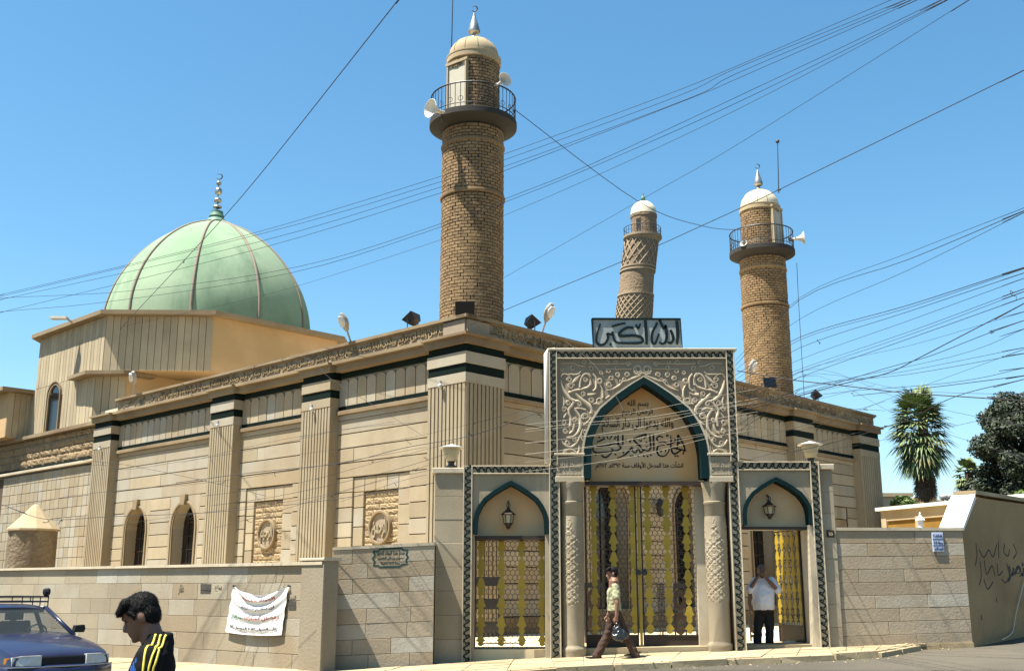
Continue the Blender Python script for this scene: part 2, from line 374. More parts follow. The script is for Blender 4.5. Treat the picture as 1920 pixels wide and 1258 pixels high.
# kerb stones
for i in range(1, n-1):
    a, b = Vector((*kerb[i], 0)), Vector((*kerb[i+1], 0)); L = (b-a).length; k = max(1, round(L/.85)); d = (b-a).normalized(); nn = Vector((d.y, -d.x, 0))
    for j in range(k):
        p, q = a+d*(L*j/k+.008), a+d*(L*(j+1)/k-.008)
        if i >= n-3 and RND.random() < .45: continue
        dz = RND.uniform(-.035, .012); w = .13
        P = []
        for h in (-.22, dz+.004):
            for s, o in ((p, -.02), (q, -.02), (q, w), (p, w)):
                s2 = s+nn*(o+RND.uniform(-.012, .012)); P.append((s2.x, s2.y, g(s2.x, s2.y)+h))
        MB().hexa(P).build('kerb_stone', M['pave'], pav)
rb = MB()
for i in range(260):
    k = RND.randrange(3, n-1); t = RND.random(); x, y = [kerb[k][j]*(1-t)+kerb[k+1][j]*t for j in (0, 1)] if k+1 < n else kerb[k]
    y -= abs(RND.gauss(0, .25))*(1 if RND.random() < .6 else -1); x += RND.gauss(0, .1); s = RND.uniform(.008, .035) if k > 7 else RND.uniform(.006, .018); z = g(x, y)-.10 if RND.random() < .7 else g(x, y)
    rb.hexa([(x+s*a*RND.uniform(.5, 1.2), y+s*b*RND.uniform(.5, 1.2), z+s*c*RND.uniform(.3, .9)) for a, b, c in ((-1, -1, -.2), (1, -1, -.2), (1, 1, -.2), (-1, 1, -.2), (-1, -1, 1), (1, -1, 1), (1, 1, 1), (-1, 1, 1))])
rb.build('rubble', M['pave'], loc=(0, 0, 0), label='loose stones and grit lying along the kerb', cat='rubble', kind='stuff')
# courtyard
mb = MB()
ct = [(-3.0, 19.85), (-1.4, 20.3), (8.2, 20.4)] + [tuple((P1+DR*t)[:2]) for t in (16,)] + [(14, 48), (-6, 30)] + [tuple((P0+DL*24-NL*5.4)[:2]), tuple((P0+DL*24-NL*.3)[:2])]
mb.loft([[(x, y, .2) for x, y in ct], [(x, y, .56) for x, y in ct]]); mb.build('courtyard', M['court'], kind='structure')
mb = MB()
pp = [(.4, 20.25), (8.2, 20.25), (8.2, 21.0), (.4, 21.0)]
mb.loft([[(x, y, .2) for x, y in pp], [(x, y, max(.563, g(x, y)-.01)) for x, y in pp]]); mb.build('threshold', M['pave'], kind='structure')

# ------------------------------------------------------------ the mosque's prayer hall
FH = lambda u, w, z: K + DL*u + DR*w + UP*z
mosque = thing('mosque', (K[0], K[1], .5), 'long tan limestone prayer hall with fluted pilasters, carved inscription frieze and dark tile bands', 'mosque')
mb = MB(FH); mb.prism([(.86, .86), (.86, 21.6), (27, 21.6), (27, .86)], .3, 7.7); core = mb.build('wall', M['core'], mosque)
Z0, PITCHZ = 6.0, .387
ZB = [Z0-PITCHZ*i for i in range(15)]
AT = [(0, 0), (.009, .256), (.045, .40), (.14, .54), (.285, .68), (.55, .82), (.82, .935), (1, 1)]
def arch(xl, xr, zs, za, n=24, T=AT):
    h = (xr-xl)/2; P = []
    for i in range(n+1):
        s = (1-math.cos(math.pi*i/n/2))
        P.append((xl+h*s, zs+(za-zs)*lerp(s, T)))
    P[0] = (xl, zs)
    return P + [(2*(xl+h)-x, z) for x, z in P[-2::-1]]
ROUND = [(i/16, math.sqrt(1-(1-i/16)**2)) for i in range(17)]
def rows(u0, u1, za, zb, holes):
    iv = [(u0, u1)]
    for a, b, c, d in holes:
        if za < d-.01 and zb > c+.01:
            nv = []
            for s, e in iv:
                if b <= s or a >= e: nv.append((s, e)); continue
                if a > s: nv.append((s, a))
                if b < e: nv.append((b, e))
            iv = nv
    return [x for x in iv if x[1]-x[0] > .02]
def courses(fr, u0, u1, holes, zlow, parent, o=-.3, long=(2.0, 3.8)):
    mo = MB(fr)
    for za, zb in zip(ZB[1:], ZB):
        if zb < zlow: break
        za = max(za, .3)
        for s, e in rows(u0, u1, za, zb, holes):
            mo.box(s, e, -.9, o-.035, za, zb)
            x = s
            while x < e-.01:
                y = x+RND.uniform(*long)
                if e-y < .7: y = e
                MB(fr).slab(x+.002, y-.002, o-.2, o+RND.uniform(-.004, .006), za+.012, zb-.012, .006, .014).build('stone_slab', M['stone'], parent)
                x = y
    mo.build('mortar_joint', M['core'], parent)
def band(fr, name, mt, u0, u1, o0, o1, z0, z1, parent): return MB(fr).slab(u0, u1, o0, o1, z0, z1, .008, .012).build(name, mt, parent)
def window(fr, u0, u1, z0, zt, parent, hole, sgn=1):
    a, b, c, d = hole
    w = MB(fr); A = [(u0, z0)] + [p for p in arch(u0, u1, zt-(u1-u0)/2*1.12, zt, 16, ROUND)] + [(u1, z0)]
    ap = A[1:-1]
    for (x, z), (x2, z2) in zip(ap, ap[1:]):          # spandrel with real thickness
        w.hexa([fr(x, -.85, z), fr(x2, -.85, z2), fr(x2, -.85, d), fr(x, -.85, d), fr(x, -.3, z), fr(x2, -.3, z2), fr(x2, -.3, d), fr(x, -.3, d)])
    zs = ap[0][1]
    w.box(a+.003, u0, -.85, -.3, c, d-.003); w.box(u1, b-.003, -.85, -.3, c, d-.003)
    win = w.build('window', M['stone'], parent)
    for k, (off, oo) in enumerate(((.05, -.255), (.0, -.28))):
        s = MB(fr); cx = (u0+u1)/2
        path = [(u0-off*1.6+.05, z0)] + [((x-cx)*(1+off*2/(u1-u0))+cx, z+off*(1 if z > zs+.02 else 0)) for x, z in ap] + [(u1+off*1.6-.05, z0)]
        path = [((x-cx)*(1+.03)+cx, z) for x, z in path]
        s.stroke(path, .055, -.32, oo); s.build('window_frame', M['trim'], win)
    MB(fr).box(u0-.05, u1+.05, -.72, -.69, z0-.02, zt+.02).build('pane', M['glass'], win)
    gb = MB(fr)
    for i in range(1, 4): gb.box(u0+(u1-u0)*i/4-.012, u0+(u1-u0)*i/4+.012, -.685, -.665, z0, zt-.05)
    for z in np.arange(z0+.3, zt-.2, .42): gb.box(u0, u1, -.682, -.668, z-.012, z+.012)
    gb.build('glazing_bar', M['brown'], win)
    m = (u0+u1)/2
    MB(fr).prism([(m-.11, zt-.06), (m+.11, zt-.06), (m+.17, zt+.26), (m-.17, zt+.26)], -.3, -.19, 1).build('keystone', M['trim'], win)
    MB(fr).box(u0-.12, u1+.12, -.6, -.2, z0-.14, z0).build('window_sill', M['trim'], win)
def medallion(fr, flip, u0, u1, ui0, ui1, parent):
    zt, zi = ZB[4], ZB[5]-.02
    c, d = .4, zt
    p = MB(fr).box(u0+.005, u1-.005, -.85, -.445, c, d-.003).build('recessed_panel', M['core'], parent)
    k = 5; w = (u1-u0)
    for i in range(k): MB(fr).slab(u0+w*i/k+.008, u0+w*(i+1)/k-.008, -.46, -.34, zi+.02, zt-.015).build('voussoir', M['stone'], p)
    z = zi
    for s, e in ((u0, ui0), (ui1, u1)):
        z = zi+.10
        while z > 1.2:
            MB(fr).slab(s+.008, e-.014, -.46, -.34+RND.uniform(-.004, .004), z-.48, min(z-.012, zi+.005)).build('jamb_stone', M['stone'], p); z -= .49
    MB(fr).box(ui0-.02, ui1+.02, -.84, -.425, 1.2, zi).build('panel_back', M['rough'], p)
    z = zi
    while z > 1.4:
        h = RND.uniform(.13, .19); x = ui0
        while x < ui1-.01:
            y = min(ui1, x+RND.uniform(.35, .8))
            if ui1-y < .2: y = ui1
            b = MB(fr); na, nb = max(3, int((y-x)/.055)), 4; dep = {}
            for i in range(na+1):
                for j in range(nb+1):
                    e = 0 if i in (0, na) or j in (0, nb) else RND.uniform(.004, .028)
                    dep[i, j] = b.pt(x+.006+(y-x-.012)*i/na, -.405+e, z-h+.006+(h-.012)*j/nb)
            for i in range(na):
                for j in range(nb): b.f.append((dep[i, j], dep[i+1, j], dep[i+1, j+1], dep[i, j+1]))
            b.build('rock_faced_stone', M['rough'], p); x = y
        z -= h
    # oval medallion with a raised calligraphic motif
    cu, cz, ru, rz = (ui0+ui1)/2+.0, 3.12, .43, .43
    md = MB(fr); ring = []; N = 28
    for r0, o in ((1, -.40), (1, -.32), (.98, -.30), (.87, -.30), (.84, -.32), (.84, -.37)):
        ring.append([fr(cu+ru*r0*math.cos(2*math.pi*i/N), o, cz+rz*r0*math.sin(2*math.pi*i/N)) for i in range(N)])
    md.loft(ring, cap=False); me = md.build('medallion', M['trim'], p, smooth='auto')
    MB(fr).prism([(cu+ru*.82*math.cos(2*math.pi*i/N), cz+rz*.82*math.sin(2*math.pi*i/N)) for i in range(N)], -.42, -.365, 1).build('medallion_ground', M['carvedbg'], me)
    t = MB(fr); s = -1 if flip else 1
    word = flip and 'الرحيم' or 'الرحمن'
    write(t, medallion.words[medallion.k], cu-s*.29, cz-.27, .58, .54, -.37, -.315, flip, .02); medallion.k += 1
    t.build('medallion_lettering', M['pil'], me)
medallion.words = ['الرحمن', 'الرحيم']; medallion.k = 0

def pilaster(fr, u0, u1, parent):
    p = MB(fr); p.box(u0+.01, u1-.01, -.5, -.035, .3, 6.42)
    n = 10; w = (u1-u0)/n
    for i in range(n): p.box(u0+w*(i+.17), u0+w*(i+.83), -.045, 0, .45, 6.36)
    p.box(u0+.002, u0+.11*w, -.045, 0, .45, 6.36); p.box(u1-.11*w, u1-.002, -.045, 0, .45, 6.36)
    o = p.build('pilaster', M['pil'], parent)
    cap = MB(fr); cap.slab(u0, u1, -.5, .012, 6.36, 6.60); cap.slab(u0, u1, -.5, .03, 6.82, 7.10); cap.build('pilaster_capital', M['stone'], o)
    for za, zb in ((6.60, 6.82), (7.10, 7.29)):
        MB(fr).box(u0+.02, u1-.02, -.5, .0, za, zb).build('tile_band', M['tile'], o)
    e = MB(fr); e.box(u0-.05, u1+.05, -.4, .10, 7.29, 7.47); e.box(u0-.09, u1+.09, -.4, .20, 7.47, 7.53); e.build('ledge', M['trim'], o)
    return o
def bay(fr, u0, u1, parent, pitch=.40):
    band(fr, 'tile_band', M['tile'], u0, u1, -.5, -.285, 7.14, 7.29, parent)
    MB(fr).box(u0, u1, -.86, -.335, 6.3, 7.2).build('panel_back', M['pil'], parent)
    n = max(1, round((u1-u0)/pitch)); w = (u1-u0)/n
    for i in range(n):
        a, b = u0+w*i+.014, u0+w*(i+1)-.014; r = (b-a)/2
        poly = [(a, 6.37), (b, 6.37)] + [(a+r+r*math.cos(t), 6.98+r*.62*math.sin(t)) for t in [math.pi*k/8 for k in range(9)]]
        MB(fr).prism(poly, -.36, -.285+RND.uniform(-.004, .004), 1).build('arched_panel', M['stone'], parent)
    band(fr, 'tile_band', M['tile'], u0, u1, -.5, -.275, 6.24, 6.37, parent)
    band(fr, 'string_course', M['trim'], u0, u1, -.5, -.20, 6.13, 6.24, parent)
    band(fr, 'string_course', M['stone'], u0, u1, -.5, -.285, 6.0, 6.13, parent)
    e = MB(fr); e.box(u0-.02, u1+.02, -.5, -.06, 7.29, 7.47); e.box(u0-.02, u1+.02, -.5, .07, 7.47, 7.55); e.build('ledge', M['trim'], parent)
def entablature(fr, flip, u0, u1, parent):
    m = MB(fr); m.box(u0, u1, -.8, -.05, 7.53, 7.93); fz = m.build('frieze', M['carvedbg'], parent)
    m = MB(fr); m.box(u0-.0, u1+.06, -.9, .055, 7.925, 8.0); m.box(u0, u1+.03, -.8, .0, 7.885, 7.925); m.box(u0, u1+.03, -.8, -.005, 7.55, 7.585); m.build('coping', M['trim'], parent)
    t = MB(fr); verse = 'في بيوت اذن الله ان ترفع ويذكر فيها اسمه يسبح له فيها بالغدو والاصال رجال'
    L = 7.2; k = 0; x = u0+.12
    while x < u1-.3:
        w = min(L, u1-.1-x)
        if w > 3:
            write(t, verse, (x+w) if flip else x, 7.59, w, .27, -.055, -.012, flip, .012)
        x += L+.03
    t.build('inscription', M['frieze'], fz)
    # fine scrollwork between the letters
    s = MB(fr); x = u0+.1
    while x < u1-.1:
        cz = RND.uniform(7.62, 7.85); r = RND.uniform(.03, .07); a0 = RND.uniform(0, 6)
        s.stroke([(x+r*(1-.1*k)*math.cos(a0+k*.8), cz+r*(1-.1*k)*math.sin(a0+k*.8)) for k in range(7)], .018, -.055, -.022); x += .085
    s.build('scrollwork', M['frieze'], fz, kind='stuff')
# left (sunlit) side
pl = [(0, 1.33), (5.2, 6.5), (9.9, 11.2), (17.6, 18.9)]
for a, b in pl[1:]: pilaster(FL, a, b, mosque)
for (_, a), (b, _) in zip(pl, pl[1:]): bay(FL, a, b, mosque)
hl = [(2.27, 4.51, 0, ZB[4]), (7.19, 9.50, 0, ZB[4])]
courses(FL, 1.3, 5.23, hl[:1], 1.5, core); courses(FL, 6.47, 9.93, hl[1:], 1.5, core)
wl = [(12.02, 13.80), (15.05, 16.80)]
wh = [(a, b, 1.2, ZB[4]) for a, b in wl]
courses(FL, 11.17, 17.63, wh, 1.5, core)
for (a, b), h in zip(((12.22, 13.58), (15.27, 16.62)), wh): window(FL, a, b, 1.25, 4.22, mosque, h)
medallion(FL, True, 2.27, 4.51, 2.74, 4.09, mosque); medallion(FL, True, 7.19, 9.50, 7.69, 9.11, mosque)
entablature(FL, True, -.0, 17.4, mosque)
MB(FH).prism([(0, 0), (0, .01), (.01, 0)], 7.925, 8.0)
# corner pier, fluted on both faces
cp = MB(FH); cp.box(.035, 1.32, .035, 1.32, .3, 6.42)
for i in range(10):
    w = .133; cp.box(w*(i+.17), w*(i+.83), 0, .05, .45, 6.36); cp.box(0, .05, w*(i+.17), w*(i+.83), .45, 6.36)
cpo = cp.build('pilaster', M['pil'], mosque)
c = MB(FH); c.box(-.012, 1.33, -.012, 1.33, 6.36, 6.60); c.box(-.03, 1.33, -.03, 1.33, 6.82, 7.10); c.build('pilaster_capital', M['stone'], cpo)
c = MB(FH); c.box(.004, 1.31, .004, 1.31, 6.60, 6.82); c.box(.004, 1.31, .004, 1.31, 7.10, 7.29); c.build('tile_band', M['tile'], cpo)
c = MB(FH); c.box(-.10, 1.38, -.10, 1.38, 7.29, 7.47); c.box(-.20, 1.42, -.20, 1.42, 7.47, 7.53); c.build('ledge', M['trim'], cpo)
c = MB(FH); c.box(-.055, .3, -.055, .3, 7.926, 8.002); c.build('coping', M['trim'], cpo)
# lower left stretch: square tiles below rough masonry
low = MB(FL).box(18.9, 29, -.9, -.335, .3, 7.35).build('wall', M['core'], mosque)
for r in range(12):
    zt = 5.93-.36*r
    for i in range(22):
        u = 18.93+.376*i
        MB(FL).slab(u+.008, u+.368, -.4, -.3+RND.uniform(-.005, .005), zt-.352, zt-.008, .004, .01).build('wall_tile', M['stone'], low)
band(FL, 'string_course', M['gatelight'], 18.9, 29, -.5, -.16, 6.0, 6.10, mosque)
band(FL, 'tile_band', M['tile'], 18.9, 29, -.5, -.26, 6.10, 6.2, mosque)
z = 6.2
for h in (.32, .27, .3, .22):
    u = 18.9
    while u < 28:
        v = u+RND.uniform(.5, 1.3); b = MB(FL); na, nb = max(4, int((v-u)/.09)), 4; dep = {}
        for i in range(na+1):
            for j in range(nb+1):
                e = -.02 if i in (0, na) or j in (0, nb) else RND.uniform(0, .045)
                dep[i, j] = b.pt(u+.005+(v-u-.01)*i/na, -.31+e, z+.005+(h-.01)*j/nb)
        for i in range(na):
            for j in range(nb): b.f.append((dep[i, j], dep[i+1, j], dep[i+1, j+1], dep[i, j+1]))
        b.build('masonry_block', M['masonry'], low); u = v
    z += h
e = MB(FL); e.box(18.9, 29, -.8, -.08, 7.31, 7.44); e.build('coping', M['trim'], mosque)
# right (shaded) side
pr = [(0, 1.33), (3.45, 4.75), (10.4, 11.7), (15.3, 16.7), (20.1, 21.7)]
for a, b in pr[1:]: pilaster(FR, a, b, mosque)
for (_, a), (b, _) in zip(pr, pr[1:]): bay(FR, a, b, mosque)
wr = [(4.85, 6.7), (8.45, 10.2), (12.6, 14.4)]
whr = [(a, b, 1.05, ZB[3]) for a, b in wr]
for (_, a), (b, _) in zip(pr, pr[1:]): courses(FR, a-.03, b+.03, whr+[(18.0, 19.4, 0, ZB[4])], .35, core)
for (a, b), h in zip(((5.07, 6.48), (8.68, 9.98), (12.85, 14.15)), whr): window(FR, a, b, 1.1, 4.5, mosque, h)
zt = ZB[4]
p = MB(FR).box(18.0, 19.4, -.85, -.385, .4, zt).build('recessed_panel', M['core'], mosque)
for i in range(4): MB(FR).slab(18.02+.345*i, 18.35+.345*i, -.45, -.35, zt-.42, zt-.02).build('voussoir', M['stone'], p)
MB(FR).slab(18.02, 19.38, -.45, -.36, .5, zt-.45).build('panel_back', M['rough'], p)
entablature(FR, False, .0, 21.5, mosque)
MB(FR).box(0, 21.7, -.36, -.24, .4, .95).build('plinth', M['render2'], mosque)
MB(FH).box(.5, 27, .75, 21.6, 7.71, 7.94).build('roof', M['rooflight'], mosque)
# ------------------------------------------------------------ domed hall behind the left side
U0, U1, W0, W1, CH = 17.05, 28.35, .55, 11.85, 2.8
hc = FH((U0+U1)/2, (W0+W1)/2, 0)
hall = thing('domed_hall', (hc[0], hc[1], 6.0), 'octagonal stone clad hall under a pale green ribbed dome, left of the tall minaret', 'domed building')
def octa(e, c=CH):
    k = e*.414
    return [(U0+c-k, W0-e), (U1-c+k, W0-e), (U1+e, W0+c-k), (U1+e, W1-c+k), (U1-c+k, W1+e), (U0+c-k, W1+e), (U0-e, W1-c+k), (U0-e, W0+c-k)]
mb = MB(FH); mb.prism(octa(-.03), 9.42, 11.5); drum = mb.build('drum', M['render'], hall)
mb = MB(FH); mb.prism([(20.35, W0+.03), (26.2, W0+.03), (28.2, 3), (28.2, 11.5), (19.55, 11.5), (19.55, W0+.83)], 6.0, 9.42); base = mb.build('base_wall', M['render'], hall)
mb = MB(FH); mb.prism(octa(.34), 11.50, 11.66); mb.build('roof_slab', M['trim'], hall)
def planks(A, B, n_out, z0, z1, par, w=.262, hole=None):
    A, B = np.array(A, float), np.array(B, float); L = np.linalg.norm(B-A); ex = (B-A)/L; fr = frame(A, ex, n_out); n = round(L/w)
    for i in range(n):
        a, b = L*i/n+.007, L*(i+1)/n-.007; zs = [(z0, z1)]
        if hole and b > hole[0] and a < hole[1]:
            m = (a+b)/2; r = (hole[1]-hole[0])/2; c = (hole[0]+hole[1])/2
            zz = hole[3]-r + math.sqrt(max(0, r*r-(m-c)**2)) + .02; zs = [(zz, z1)]
        for s, e in zs:
            for s2, e2 in ((s, e),):
                MB(fr).slab(a, b, -.05, .03+RND.uniform(-.004, .004), s2+.003, e2-.003, .006, .012).build('cladding_plank', M['plank'], par)
    return fr, L
nCH = (NL+NR)/np.linalg.norm(NL+NR)
A = FH(U0+CH, W0, 0); B = FH(U1-CH, W0, 0)
# window in the sunlit face
wu = [float(np.dot(hit(px, 760, K+DR*W0, NL)-A, DL)) for px in (92, 113)]
hw = (wu[1], wu[0], 7.3, 9.55) if wu[1] < wu[0] else (wu[0], wu[1], 7.3, 9.55)
frf, Lf = planks(A, B, NL, 9.42, 11.5, drum)
B2 = FH(25.9, W0, 0); A2 = FH(20.35, W0, 0); d2 = float(np.dot(A2-A, DL))
frf2, _ = planks(A2, B2, NL, 7.2, 9.42, base, hole=(hw[0]-d2, hw[1]-d2, 7.3, 9.40))
a, b = hw[0]-d2, hw[1]-d2; r = (b-a)/2; zs = 9.40-r
P = [(a, 7.3), (a, zs)] + [(a+r-r*math.cos(math.pi*k/12), zs+r*math.sin(math.pi*k/12)) for k in range(1, 12)] + [(b, zs), (b, 7.3)]
wo = MB(frf2).prism(P, -.02, .01, 1).build('window', M['glass'], hall)
s = MB(frf2); s.stroke(P, .07, -.03, .07); s.build('window_frame', M['trim'], wo)
s = MB(frf2); s.stroke([((x-a-r)*1.16+a+r, z+(.1 if z > zs else 0)) for x, z in P], .05, -.03, .10); s.build('window_frame', M['trim'], wo)
MB(frf2).box(a-.15, b+.15, -.02, .16, 7.16, 7.28).build('window_sill', M['trim'], wo)
Bc = FH(U0+CH, W0, 0); Cc = FH(U0, W0+CH, 0)
planks(Bc, Cc, nCH, 9.42, 11.5, drum)
Lc = FH(20.35, W0, 0); Lc2 = FH(19.55, W0+.8, 0)
planks(Lc, Lc2, nCH, 7.0, 9.3, base)
mb = MB(FH); mb.prism([(21.9, .15), (20.2, .05), (19.1, 1.0), (19.1, 2.3), (20.3, 2.3), (21.9, .6)], 9.28, 9.41); mb.build('roof_slab', M['trim'], hall)
mb = MB(FH); mb.prism([(25.95, -.35), (30, -.35), (30, 4), (25.95, 4)], 7.45, 9.25); wing = mb.build('side_wing', M['render'], hall)
planks(FH(25.95, W0+.3, 0), FH(25.95, -.35, 0), NR, 7.45, 9.25, wing)
mb = MB(FH); mb.box(25.6, 30.4, -.75, 4, 9.25, 9.4); mb.build('roof_slab', M['trim'], hall)
DC = Vector(tuple(FH((U0+U1)/2, (W0+W1)/2, 0)))+Vector((.26, 0, 0))
prof = [(4.26, 11.6), (4.27, 12.2), (4.21, 13.0), (3.99, 13.8), (3.68, 14.5), (3.26, 15.15), (2.70, 15.8), (2.06, 16.35), (1.4, 16.78), (.75, 17.08), (.42, 17.2)]
prof = [tuple(p) for p in smoothline(prof, 3)]
NS = 64
mb = MB(); mb.lathe(DC, prof, NS); dome = mb.build('dome', M['green'], hall, smooth=True)
for k in range(10):
    ang = math.radians(-12+36*k); pts = [DC+Vector(((r+.02)*math.cos(ang), (r+.02)*math.sin(ang), z)) for r, z in prof]
    MB().tube(pts, .062, 6).build('dome_rib', M['rib'], dome, smooth=True)
fin = MB(); fin.lathe(DC, [(.60, 17.02), (.60, 17.12), (.42, 17.18), (.46, 17.25), (.40, 17.36), (.28, 17.45), (.33, 17.51), (.28, 17.64), (.26, 17.69), (.27, 17.75), (.05, 17.76)], 20)
fo = fin.build('finial', M['dkgreen'], hall, smooth='auto')
f2 = MB()
for z, r, h in ((17.97, .20, .08), (18.28, .175, .13), (18.70, .17, .19), (19.08, .115, .10)):
    f2.lathe(DC+Vector((0, 0, z)), [(.03, -h)] + [(r*math.cos(t), h*math.sin(t)) for t in [-1.2, -.8, -.4, 0, .4, .8, 1.2]] + [(.03, h)], 16)
f2.lathe(DC, [(.03, 17.7), (.03, 19.3)], 8); f2.build('finial_ball', M['chrome'], fo, smooth='auto')
def crescent(c, R, mt, par):
    m = MB(); pts = [Vector(c)+Vector((R*math.cos(t), 0, R*math.sin(t))) for t in [math.radians(-60+k*20) for k in range(-5, 11)]]
    rr = [R*.05+R*.17*math.sin(math.pi*i/(len(pts)-1)) for i in range(len(pts))]
    m.tube(pts, rr, 6); return m.build('crescent', mt, par, smooth=True)
crescent(DC+Vector((0, 0, 19.40)), .13, M['iron'], fo)

# ------------------------------------------------------------ minarets
M['doorcream'] = mat('cream door paint', (.47, .43, .33), .7, .1, None, 4, .3, (.35, .3, .22), rnd=0)
brick_me = {}
def brick_mesh(R, lb, h):
    key = (round(R, 2), round(lb, 3))
    if key in brick_me: return brick_me[key]
    m = MB(); a = lb/2/R*.94
    fr = lambda t, o, z: V3((R+o)*math.sin(t*a), -(R+o)*math.cos(t*a)+R, z)
    m.fr = fr; m.slab(-1, 1, -.05, .022, .006, h-.008, .0, .006)
    # chamfer the face by hand: shrink the outer ring
    for i in range(8, 12):
        p = m.v[i]; m.v[i] = (p[0]*.93, p[1], .006+(p[2]-.006)*.9+h*.04)
    me = m.mesh('brick'); me.materials.append(M['brick']); brick_me[key] = me; return me
def minaret(c, zb, zring, zbal, zdrum, zdome, R, label, nsep, doorang, zsep, speakers=None):
    c = Vector((c[0], c[1], 0)); t = thing('minaret', (c.x, c.y, zb), label, 'minaret', 'brick minarets with white caps')
    RD = R*.86
    MB().lathe(c, [(R-.02, zb), (R-.02, zbal)], 40).build('shaft', M['mortar'], t, smooth='auto')
    drm = MB().lathe(c, [(RD-.02, zbal), (RD-.02, zdrum)], 40).build('drum', M['mortar'], t, smooth='auto')
    h = .0875; rest = MB(); cand = []
    for R_, z0, z1 in ((R, zb, zbal-.06), (RD, zbal+.26, zdrum)):
        nr = int((z1-z0)/h); nb = int(2*math.pi*R_/.165)
        for j in range(nr):
            z = z0+j*h
            if abs(z+h/2-zring) < .05 or (R_ == R and abs(z+h/2-(zbal-.5)) < .05): continue
            for i in range(nb):
                ang = 2*math.pi*(i+(.5 if j % 2 else 0)+RND.uniform(-.06, .06))/nb
                if R_ == RD:
                    dd = (ang-doorang+math.pi) % (2*math.pi)-math.pi
                    if abs(dd) < .40 and z < zbal+1.65: continue
                cand.append((R_, z, ang, nb))
    def vis(k): return math.cos(k[2])
    front = [k for k in cand if vis(k) > .25]
    front.sort(key=lambda k: abs(k[1]-zsep)-vis(k)*.3); sep = set(map(id, front[:nsep]))
    for k in cand:
        R_, z, ang, nb = k
        if id(k) in sep:
            me = brick_mesh(R_, 2*math.pi*R_/nb, h)
            piece('brick', me, t, (c.x+R_*math.sin(ang), c.y-R_*math.cos(ang), z), (0, 0, ang), (1, 1+RND.uniform(-.2, .3), 1))
        elif vis(k) > -.45:
            a = math.pi/nb*.93; o = RND.uniform(.014, .026); i0 = len(rest.v)
            for (r, e) in ((R_-.02, 1), (R_+o, .94)):
                for s, zz in ((-1, z+.006), (1, z+.006), (1, z+h-.008), (-1, z+h-.008)):
                    q = ang+s*a*e; zq = zz+(.004 if zz < z+.04 else -.004)*(e < 1); rest.v.append((c.x+r*math.sin(q), c.y-r*math.cos(q), zq))
            rest.f += [(i0+4, i0+5, i0+6, i0+7)] + [(i0+j, i0+(j+1) % 4, i0+4+(j+1) % 4, i0+4+j) for j in range(4)]
    rest.build('brickwork', M['brick'], t, kind='stuff')
    for z, r in ((zring, R+.05), (zbal-.5, R+.04)): MB().lathe(c, [(R-.03, z-.05), (r, z-.05), (r+.015, z), (r, z+.05), (R-.03, z+.05)], 40, cap=False).build('ring_moulding', M['brick'], t, smooth='auto')
    RB = R*1.46
    bal = MB().lathe(c, [(R-.05, zbal-.06), (R+.03, zbal-.04), (RB-.06, zbal+.06), (RB, zbal+.09), (RB, zbal+.24), (RB-.03, zbal+.26), (R*.7, zbal+.26)], 48, cap=False).build('balcony', M['rail'], t, smooth='auto')
    rl = MB(); zr = zbal+.26; H = .68
    ringp = [(c.x+(RB-.04)*math.cos(2*math.pi*k/48), c.y+(RB-.04)*math.sin(2*math.pi*k/48)) for k in range(49)]
    rl.tube([(x, y, zr+H) for x, y in ringp], .022, 6); rl.tube([(x, y, zr+.10) for x, y in ringp], .014, 5)
    for x, y in ringp[:-1]: rl.tube([(x, y, zr), (x, y, zr+H)], .009, 4)
    for k in range(0, 48, 2):
        x, y = ringp[k]; s = Vector((x, y, zr+.22)); d = Vector((-(y-c.y), x-c.x, 0)).normalized()
        rl.tube([s+d*(.07*math.cos(q))+Vector((0, 0, .07*math.sin(q))) for q in [k2*.8 for k2 in range(9)]], .008, 4)
    rl.build('railing', M['iron'], bal)
    fr = frame(V3(c.x, c.y, 0), V3(math.cos(doorang), math.sin(doorang), 0), V3(math.sin(doorang), -math.cos(doorang), 0))
    d = MB(fr).box(-.30, .30, RD-.2, RD-.01, zbal+.26, zbal+1.75).build('door', M['doorcream'], t)
    f = MB(fr); f.box(-.345, -.30, RD-.2, RD+.03, zbal+.26, zbal+1.8); f.box(.30, .345, RD-.2, RD+.03, zbal+.26, zbal+1.8); f.box(-.38, .38, RD-.2, RD+.04, zbal+1.755, zbal+1.83); f.build('door_frame', M['creamdome'], d)
    MB().lathe(c, [(RD-.03, zdrum-.16), (RD+.05, zdrum-.12), (RD+.05, zdrum+.02), (RD+.06, zdrum+.03), (RD+.06, zdrum+.06), (RD*.8, zdrum+.08)], 40, cap=False).build('cornice', M['creamdome'], t, smooth='auto')
    rd = RD*.985; hd = zdome-zdrum
    pf = [(rd, zdrum+.07), (rd*.995, zdrum+.15)] + [(rd*math.cos(a)**.9, zdrum+.12+(hd-.12)*math.sin(a)) for a in [math.pi/2*k/12 for k in range(1, 12)]] + [(.04, zdome)]
    dm = MB().lathe(c, pf, 40).build('dome', M['whitedome'] if nsep < 300 else M['creamdome'], t, smooth='auto')
    sm = MB()
    for k in range(12):
        a = 2*math.pi*k/12+.2; sm.tube([c+Vector((r*1.004*math.cos(a), r*1.004*math.sin(a), z)) for r, z in pf[:-1]], .009, 4)
    sm.build('dome_seam', M['trim'], dm)
    q = c+Vector((0, 0, zdome-.03))
    fo = MB().lathe(q, [(.13, 0), (.14, .04), (.12, .10), (.05, .13), (.045, .18), (.10, .2), (.165, .26), (.17, .31), (.12, .5), (.05, .72), (.02, .86)], 20).build('finial', M['chrome'], t, smooth='auto')
    crescent(q+Vector((0, 0, .99)), .085, M['iron'], fo); return t
m1c = atY(884, 600, 27.3); M1 = (float(m1c[0]), 27.3)
